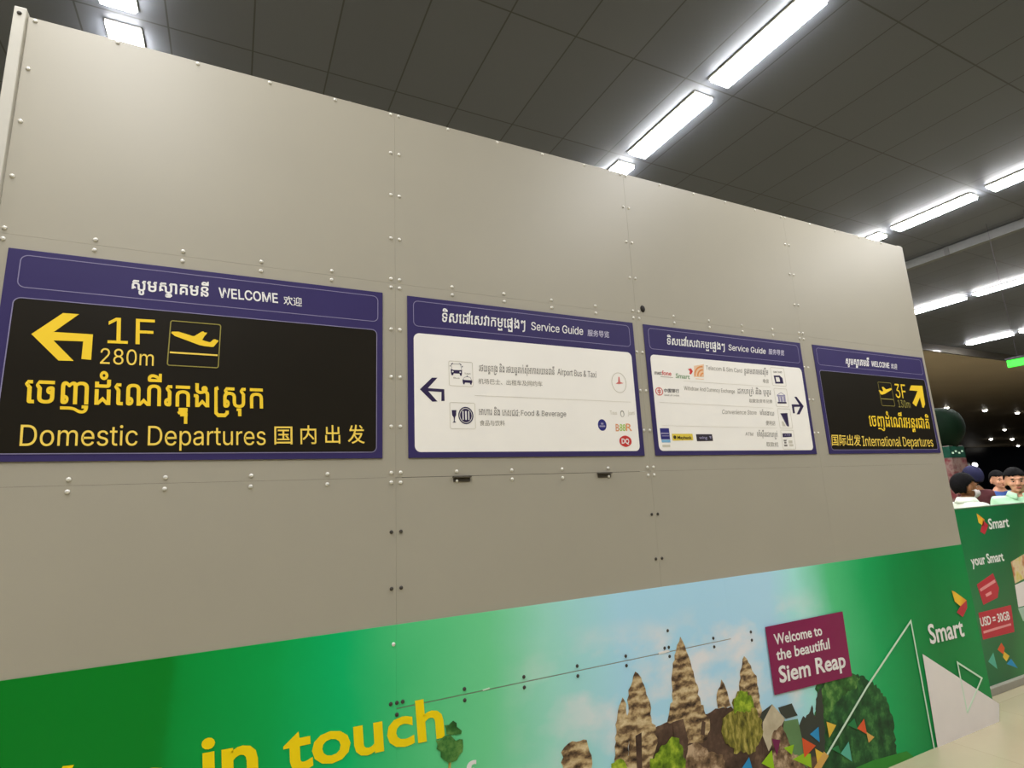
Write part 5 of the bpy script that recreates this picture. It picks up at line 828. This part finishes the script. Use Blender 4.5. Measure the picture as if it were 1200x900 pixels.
# ------------------------------------------------------------------ downlights in the far soffit
M['dl'] = mat('lit_downlight', (255, 248, 235), 0.4, emit=14.0)
hS = SOFFIT_Z - EYE
DL = [(9.087, 4.331), (10.198, 4.361), (11.325, 4.419), (15.087, 6.175), (18.251, 7.812), (19.266, 7.761), (24.0, 9.55)]
DN = ['round downlight just above the dark green kiosk dome', 'round downlight second from the kiosk dome, in the brown soffit', 'round downlight close to the right edge, level with the dome top', 'single bright downlight below the first row in the brown soffit',
      'faint downlight left in the lower pair of the soffit', 'faint downlight right in the lower pair of the soffit', 'lowest downlight, just above the dark glazing']
for (a, b), nm in zip(DL, DN):
    x, y = a * hS, b * hS
    if y > FAR - 0.4: y = FAR - 0.4
    t = thing('downlight', nm, 'light', (x, y, SOFFIT_Z), 'downlights in the far soffit')
    rr = 0.11 if b < 7 else 0.15
    bm = bmesh.new(); n = 24
    for r0, r1, z0, z1 in ((rr + 0.05, rr, -0.03, -0.03), (rr, rr, -0.03, -0.002), (rr + 0.05, rr + 0.05, -0.002, -0.03)):
        for i in range(n):
            q0, q1 = 2 * PI * i / n, 2 * PI * (i + 1) / n
            bm.faces.new([bm.verts.new((x + r * math.cos(q), y + r * math.sin(q), SOFFIT_Z + z)) for r, q, z in ((r0, q0, z0), (r0, q1, z0), (r1, q1, z1), (r1, q0, z1))])
    bmesh.ops.remove_doubles(bm, verts=bm.verts[:], dist=1e-5)
    obj('trim_ring', bm, M['housing'], t)
    bm = bmesh.new(); bmesh.ops.create_uvsphere(bm, u_segments=20, v_segments=12, radius=rr - 0.004)
    for v in bm.verts: v.co = Vector((x + v.co.x, y + v.co.y, SOFFIT_Z - 0.004 + min(v.co.z * 1.1, 0.002)))
    obj('lens', bm, M['dl'], t)

# wall lamp on the dark glazing
wx, wz = 78.8, 3.0
t = thing('wall_lamp', 'small bright lamp on the dark glazing above the people', 'lamp', (wx, FAR, wz))
bm = boxed(wx - 0.5, wx + 0.5, FAR - 0.12, FAR - 0.001, wz - 0.3, wz + 0.3, bevel=0.03); obj('backplate', bm, M['housing'], t)
bm = bmesh.new(); bmesh.ops.create_uvsphere(bm, u_segments=20, v_segments=12, radius=0.5)
for v in bm.verts: v.co = Vector((wx + v.co.x * 0.9, FAR - 0.14 + v.co.y * 0.5, wz + v.co.z * 0.55))
obj('globe', bm, mat('lit_globe', (255, 252, 245), 0.4, emit=6.0), t, True)

# hanging emergency sign, far right
ex, ey, ez = 9.98, 3.60, 3.15
t = thing('emergency_sign', 'bright green lit sign hanging from the ceiling at right edge', 'sign', (ex, ey, CEIL))
obj('lit_panel', boxed(ex - 0.02, ex + 0.02, ey - 0.45, ey + 0.28, ez - 0.055, ez + 0.055, bevel=0.008), mat('lit_green_panel', (60, 220, 60), 0.4, emit=0.9), t)
obj('casing', boxed(ex - 0.03, ex + 0.03, ey - 0.46, ey + 0.29, ez + 0.056, ez + 0.085, bevel=0.004), M['charcoal'], t)
for dy in (-0.3, 0.15):
    obj('hanger_wire', boxed(ex - 0.0015, ex + 0.0015, ey + dy - 0.0015, ey + dy + 0.0015, ez + 0.086, CEIL - 0.0005), M['charcoal'], t)

# ------------------------------------------------------------------ kiosk with a round green head
kx, ky = 11.17, 5.50
t = thing('kiosk', 'dark green round-headed kiosk with teal and pink posters beside the hoarding edge', 'kiosk', (kx, ky, 0))
bm = bmesh.new(); n = 40; prev = None
prof = [(0.0, 2.80), (0.14, 2.79), (0.24, 2.75), (0.32, 2.67), (0.36, 2.56), (0.37, 2.45), (0.35, 2.34), (0.30, 2.24), (0.24, 2.16), (0.21, 2.10), (0.0, 2.10)]
for r, z in prof:
    rg = [bm.verts.new((kx + r * math.cos(2 * PI * i / n), ky + r * math.sin(2 * PI * i / n), z)) for i in range(n)]
    if prev:
        for i in range(n): bm.faces.new((prev[i], rg[i], rg[(i + 1) % n], prev[(i + 1) % n]))
    prev = rg
bmesh.ops.remove_doubles(bm, verts=bm.verts[:], dist=1e-5); bmesh.ops.recalc_face_normals(bm, faces=bm.faces[:])
obj('round_head', bm, mat('dark_green_head', (4, 22, 9), 0.7, 0, 0.2, 3, 0.1), t, True)
obj('column', boxed(kx - 0.22, kx + 0.22, ky - 0.2, ky + 0.2, 0, 2.12, bevel=0.01), mat('grey_kiosk_column', (120, 104, 100), 0.5, 0, 0.08), t)
obj('teal_poster', boxed(kx - 0.225, kx + 0.225, ky - 0.21, ky - 0.2005, 1.92, 2.11, bevel=0.001), mat('teal_poster', (14, 62, 48), 0.5, 0, 0.3, 9), t)
obj('teal_poster', boxed(kx - 0.2305, kx - 0.2205, ky - 0.2, ky + 0.2, 1.92, 2.11, bevel=0.001), mat('teal_poster', (14, 62, 48), 0.5, 0, 0.3, 9), t)
obj('poster_marks', flat([[(kx - 0.19 + .1 * i, 1.98 + .03 * (i % 2)), (kx - 0.13 + .1 * i, 1.98 + .03 * (i % 2)), (kx - 0.13 + .1 * i, 2.01 + .03 * (i % 2)), (kx - 0.19 + .1 * i, 2.01 + .03 * (i % 2))] for i in range(4)], ky - 0.212), M['mint_line'], t)
pk_ = ramp_mat('pink_poster_print', [(0.35, (96, 58, 58)), (0.5, (124, 104, 98)), (0.65, (104, 48, 52))], 5, 3, 0.5)
obj('pink_poster', boxed(kx - 0.225, kx + 0.225, ky - 0.21, ky - 0.2005, 1.2, 1.91, bevel=0.001), pk_, t)
obj('pink_poster', boxed(kx - 0.2305, kx - 0.2205, ky - 0.2, ky + 0.2, 1.2, 1.91, bevel=0.001), pk_, t)

# ------------------------------------------------------------------ people
def skin_mesh(vs, es, rs, sub=1):
    me = bpy.data.meshes.new('sk'); me.from_pydata(vs, es, []); me.update()
    o = bpy.data.objects.new('sk', me); C.objects.link(o)
    md = o.modifiers.new('s', 'SKIN'); md.use_smooth_shade = True
    for i, r in enumerate(rs):
        d = me.skin_vertices[0].data[i]; d.radius = r if isinstance(r, tuple) else (r, r); d.use_root = (i == 0)
    o.modifiers.new('u', 'SUBSURF').levels = sub
    dg = bpy.context.evaluated_depsgraph_get(); dg.update()
    out = bpy.data.meshes.new_from_object(o.evaluated_get(dg))
    bpy.data.objects.remove(o); bpy.data.meshes.remove(me)
    return out

def add_ell(bm, c, r, rot=None, u=24, v=16):
    t = bmesh.new(); bmesh.ops.create_uvsphere(t, u_segments=u, v_segments=v, radius=1.0)
    for q in t.verts:
        p = Vector((q.co.x * r[0], q.co.y * r[1], q.co.z * r[2]))
        if rot: p = rot @ p
        q.co = p + Vector(c)
    me = bpy.data.meshes.new('t'); t.to_mesh(me); t.free(); bm.from_mesh(me); bpy.data.meshes.remove(me)

def remesh(bm, voxel, smooth=2):
    me = bpy.data.meshes.new('rm'); bm.to_mesh(me); bm.free()
    o = bpy.data.objects.new('rm', me); C.objects.link(o)
    md = o.modifiers.new('r', 'REMESH'); md.mode = 'VOXEL'; md.voxel_size = voxel; md.use_smooth_shade = True
    if smooth:
        sm = o.modifiers.new('s', 'SMOOTH'); sm.iterations = smooth; sm.factor = 0.5
    dg = bpy.context.evaluated_depsgraph_get(); dg.update()
    out = bpy.data.meshes.new_from_object(o.evaluated_get(dg))
    bpy.data.objects.remove(o); bpy.data.meshes.remove(me)
    return out

def build_body():
    """standing figure, 1.66 m, facing -y, feet on z = 0: one continuous surface"""
    vs = [(0, 0, 0.92), (0, 0.01, 1.06), (0, 0.01, 1.22), (0, 0.01, 1.345), (0, 0.012, 1.40), (0, 0.0, 1.46)]
    rs = [(0.15, 0.10), (0.135, 0.095), (0.155, 0.105), (0.12, 0.08), 0.056, 0.052]
    es = [(i, i + 1) for i in range(5)]
    def chain(start, pts_, rr):
        k = start
        for p, r in zip(pts_, rr):
            vs.append(p); rs.append(r); es.append((k, len(vs) - 1)); k = len(vs) - 1
        return k
    for s in (-1, 1):
        chain(0, [(s * 0.09, 0, 0.84), (s * 0.10, -0.01, 0.47), (s * 0.105, 0.015, 0.28), (s * 0.105, 0.02, 0.09), (s * 0.115, -0.05, 0.04), (s * 0.125, -0.15, 0.03)], [0.085, 0.056, 0.054, 0.037, 0.04, 0.03])
        h = chain(3, [(s * 0.165, 0.01, 1.335), (s * 0.205, 0.025, 1.16), (s * 0.225, 0.03, 1.07), (s * 0.235, 0.0, 0.96), (s * 0.238, -0.03, 0.85)], [0.056, 0.043, 0.038, 0.035, 0.026])
    me = skin_mesh(vs, es, rs)
    bm = bmesh.new(); bm.from_mesh(me); bpy.data.meshes.remove(me)
    for s in (-1, 1):
        hx, hy, hz = s * 0.24, -0.04, 0.80
        add_ell(bm, (hx, hy, hz), (0.018, 0.040, 0.050))
        for i, (dy, ln) in enumerate(((-0.030, 0.060), (-0.010, 0.070), (0.010, 0.064), (0.028, 0.050))):
            add_ell(bm, (hx, hy + dy, hz - 0.045 - ln * 0.35), (0.0095, 0.0092, ln * 0.5), None, 10, 8)
            add_ell(bm, (hx - s * 0.010, hy + dy, hz - 0.05 - ln * 0.85), (0.009, 0.0088, ln * 0.36), Matrix.Rotation(s * 0.5, 3, 'Y'), 10, 8)
        add_ell(bm, (hx - s * 0.012, hy - 0.045, hz - 0.012), (0.0105, 0.0105, 0.036), Matrix.Rotation(-0.5, 3, 'X'), 10, 8)
    # head: skull, face, jaw, nose, ears, brow, lips
    add_ell(bm, (0, 0.008, 1.548), (0.076, 0.094, 0.096)); add_ell(bm, (0, -0.030, 1.510), (0.062, 0.062, 0.086)); add_ell(bm, (0, -0.036, 1.462), (0.050, 0.050, 0.046))
    add_ell(bm, (0, -0.098, 1.508), (0.013, 0.016, 0.024)); add_ell(bm, (0, -0.106, 1.496), (0.017, 0.013, 0.012)); add_ell(bm, (0, -0.084, 1.548), (0.050, 0.016, 0.012))
    for s in (-1, 1):
        add_ell(bm, (s * 0.078, 0.014, 1.515), (0.010, 0.020, 0.034)); add_ell(bm, (s * 0.036, -0.070, 1.497), (0.022, 0.018, 0.022))
    add_ell(bm, (0, -0.086, 1.464), (0.024, 0.010, 0.010)); add_ell(bm, (0, -0.076, 1.436), (0.022, 0.016, 0.015))
    return remesh(bm, 0.0075, 3)

def shell_top():
    vs = [(0, 0.0, 0.86), (0, 0.01, 1.06), (0, 0.01, 1.22), (0, 0.012, 1.345), (0, 0.012, 1.385)]
    rs = [(0.168, 0.122), (0.158, 0.118), (0.175, 0.125), (0.135, 0.098), (0.075, 0.075)]
    es = [(i, i + 1) for i in range(4)]
    for s in (-1, 1):
        k = 3
        for p, r in (((s * 0.165, 0.01, 1.338), 0.073), ((s * 0.205, 0.025, 1.17), 0.064), ((s * 0.218, 0.028, 1.10), 0.062)):
            vs.append(p); rs.append(r); es.append((k, len(vs) - 1)); k = len(vs) - 1
    me = skin_mesh(vs, es, rs); bm = bmesh.new(); bm.from_mesh(me); bpy.data.meshes.remove(me)
    return remesh(bm, 0.011, 4)

def shell_legs():
    vs = [(0, 0, 0.93)]; rs = [(0.163, 0.115)]; es = []
    for s in (-1, 1):
        k = 0
        for p, r in (((s * 0.092, 0, 0.83), 0.099), ((s * 0.10, -0.005, 0.47), 0.076), ((s * 0.105, 0.015, 0.12), 0.068)):
            vs.append(p); rs.append(r); es.append((k, len(vs) - 1)); k = len(vs) - 1
    me = skin_mesh(vs, es, rs); bm = bmesh.new(); bm.from_mesh(me); bpy.data.meshes.remove(me)
    return remesh(bm, 0.012, 3)

def hair_bm(low=0.0):
    bm = bmesh.new(); bmesh.ops.create_uvsphere(bm, u_segments=36, v_segments=24, radius=1.0)
    for v in bm.verts:
        v.co = Vector((v.co.x * 0.088, v.co.y * 0.108 + 0.012, v.co.z * 0.112 + 1.552))
    kill = []
    for v in bm.verts:
        f = (v.co.y + 0.096) / 0.216            # 0 at the forehead, 1 at the nape
        line_z = 1.578 - 0.004 * f - (0.105 if f > 0.62 else (0.055 * max(0, (f - 0.35)) / 0.27)) - low
        if v.co.z < line_z: kill.append(v)
    bmesh.ops.delete(bm, geom=kill, context='VERTS')
    rnd = random.Random(5)
    for v in bm.verts:
        j = rnd.uniform(-1, 1); edge = any(len(e.link_faces) == 1 for e in v.link_edges)
        v.co += v.co.normalized() * 0.002 * j; v.co.z += (0.006 * j if edge else 0)
    r = bmesh.ops.solidify(bm, geom=bm.faces[:], thickness=0.010)
    return bm

BODY, TOP, LEGS = build_body(), shell_top(), shell_legs()
def collar_bm():
    bm = bmesh.new(); n = 28; prev = None; first = None
    for i in range(n + 1):
        a = math.radians(-62 + 304 * i / n) + PI / 2 * 0 - PI / 2 + math.radians(28)
        a = -PI / 2 + math.radians(16) + (2 * PI - math.radians(32)) * i / n
        ca, sa = math.cos(a), math.sin(a); dip = 0.030 * max(0, -sa) ** 2
        rg = [bm.verts.new((r * ca, 0.008 + r * sa * 1.0 - 0.01 * max(0, -sa), z - dip)) for r, z in ((0.066, 1.432), (0.070, 1.436), (0.098, 1.385), (0.092, 1.380))]
        if prev:
            for k in range(4): bm.faces.new((prev[k], prev[(k + 1) % 4], rg[(k + 1) % 4], rg[k]))
        else: bm.faces.new(rg)
        prev = rg
    bm.faces.new(prev[::-1]); bmesh.ops.recalc_face_normals(bm, faces=bm.faces[:])
    return bm

def person(loc, rz, s, label, skin, top, legs, hair, collar=None, mask=None, cap=None):
    t = thing('person', label, 'person', (loc[0], loc[1], 0)); t.rotation_euler = (0, 0, rz); t.scale = (s, s, s)
    def add(name, me, m, smooth=True, parent=t):
        if isinstance(me, bmesh.types.BMesh):
            q = bpy.data.meshes.new(name); me.to_mesh(q); me.free(); me = q
        else: me = me.copy()
        me.name = name; me.materials.clear(); me.materials.append(m)
        for p in me.polygons: p.use_smooth = smooth
        o = bpy.data.objects.new(name, me); C.objects.link(o); o.parent = parent; return o
    add('body', BODY, skin); add('shirt', TOP, top); add('trousers', LEGS, legs)
    add('hair', hair_bm(), hair)
    eb = bmesh.new(); br = bmesh.new()
    for q in (-1, 1):
        add_ell(eb, (q * 0.030, -0.0805, 1.524), (0.013, 0.009, 0.0052), None, 14, 10)
        add_ell(br, (q * 0.031, -0.092, 1.549), (0.020, 0.006, 0.0045), Matrix.Rotation(q * 0.12, 3, 'Y'), 14, 8)
    e = add('eyes', eb, M['eye']); ib = bmesh.new()
    for q in (-1, 1): add_ell(ib, (q * 0.030, -0.0865, 1.524), (0.0062, 0.0045, 0.0062), None, 12, 8)
    add('irises', ib, M['iris'], True, e); add('eyebrows', br, hair)
    lb = bmesh.new(); add_ell(lb, (0, -0.0945, 1.467), (0.022, 0.006, 0.0042), None, 16, 8); add_ell(lb, (0, -0.0935, 1.460), (0.018, 0.006, 0.0045), None, 16, 8)
    add('lips', lb, M['lips'])
    if collar: add('collar', collar_bm(), collar)
    if mask:
        mb = bmesh.new(); bmesh.ops.create_uvsphere(mb, u_segments=32, v_segments=20, radius=1.0)
        for v in mb.verts: v.co = Vector((v.co.x * 0.074, v.co.y * 0.092 - 0.030, v.co.z * 0.054 + 1.470))
        bmesh.ops.delete(mb, geom=[v for v in mb.verts if v.co.y > -0.028], context='VERTS')
        bmesh.ops.solidify(mb, geom=mb.faces[:], thickness=0.003)
        k = add('face_mask', mb, mask)
        lp_ = bmesh.new()
        for q in (-1, 1): box(lp_, q * 0.079 - 0.002, q * 0.079 + 0.002, -0.03, 0.02, 1.493, 1.497)
        add('ear_loops', lp_, mask, False, k)
    if cap:
        cb = hair_bm(-0.006)
        for v in cb.verts: v.co = Vector((v.co.x * 1.06, (v.co.y - 0.012) * 1.06 + 0.012, (v.co.z - 1.552) * 1.08 + 1.556))
        c = add('cap', cb, cap); pb_ = bmesh.new(); prev = None
        for i in range(13):
            a = -PI / 2 - 0.95 + 1.9 * i / 12
            rg = [pb_.verts.new((0.088 * math.cos(a) * (1 if k < 2 else 1.02), 0.0 + (0.100 + (0.065 * math.cos((i - 6) / 6 * 1.3) if k in (1, 2) else 0)) * math.sin(a) * 1.0, 1.582 - (0.016 if k in (1, 2) else 0) - (0.004 if k > 1 else 0))) for k in range(4)]
            if prev:
                for k in range(4): pb_.faces.new((prev[k], prev[(k + 1) % 4], rg[(k + 1) % 4], rg[k]))
            prev = rg
        bmesh.ops.recalc_face_normals(pb_, faces=pb_.faces[:])
        add('peak', pb_, cap, True, c)
    sb = bmesh.new()
    for q in (-1, 1):
        add_ell(sb, (q * 0.118, -0.075, 0.042), (0.048, 0.135, 0.042), Matrix.Rotation(q * 0.08, 3, 'Z'))
    for v in sb.verts: v.co.z = max(v.co.z, 0.001)
    add('shoes', sb, M['charcoal'])
    return t
M['eye'] = mat('eye_white', (188, 176, 164), 0.4); M['iris'] = mat('dark_iris', (34, 24, 20), 0.3); M['lips'] = mat('lips', (168, 96, 84), 0.5)
SK1 = mat('tan_skin', (206, 152, 122), 0.5, 0, 0.04, 20); SK2 = mat('brown_skin', (150, 104, 72), 0.5, 0, 0.06, 20)
HAIR = mat('black_hair', (17, 16, 17), 0.8, 0, 0.35, 60, 0.1)
PALE = mat('pale_cloth', (222, 230, 214), 0.8, 0, 0.05, 12)
MINT = mat('mint_cloth', (186, 228, 192), 0.8, 0, 0.05, 12); MASK = mat('pale_mask', (228, 218, 216), 0.8, 0, 0.03)
NAVY = mat('navy_cloth', (34, 34, 66), 0.8, 0, 0.1, 12); BLUE = mat('blue_cloth', (58, 84, 146), 0.8, 0, 0.1, 12); MAROON = mat('maroon_cloth', (84, 42, 46), 0.8, 0, 0.12, 12); DARK = mat('dark_cloth', (36, 36, 42), 0.8, 0, 0.1, 12)
person((6.048, 2.866), 1.115, 0.9738, 'person in profile with short black hair and pale face mask, left above the barrier', SK2, PALE, DARK, HAIR, collar=PALE, mask=MASK)
person((6.904, 2.830), -1.022, 0.9929, 'person in mint green collared shirt facing the viewer at the right edge', SK1, MINT, DARK, HAIR, collar=MINT)
person((9.326, 4.012), -0.644, 0.9933, 'person in blue shirt half hidden behind the mint-shirted person', SK1, BLUE, DARK, HAIR)
person((8.182, 3.777), 2.836, 1.0229, 'person in navy cap and maroon top behind the masked person', SK2, MAROON, DARK, HAIR, cap=NAVY)

# done
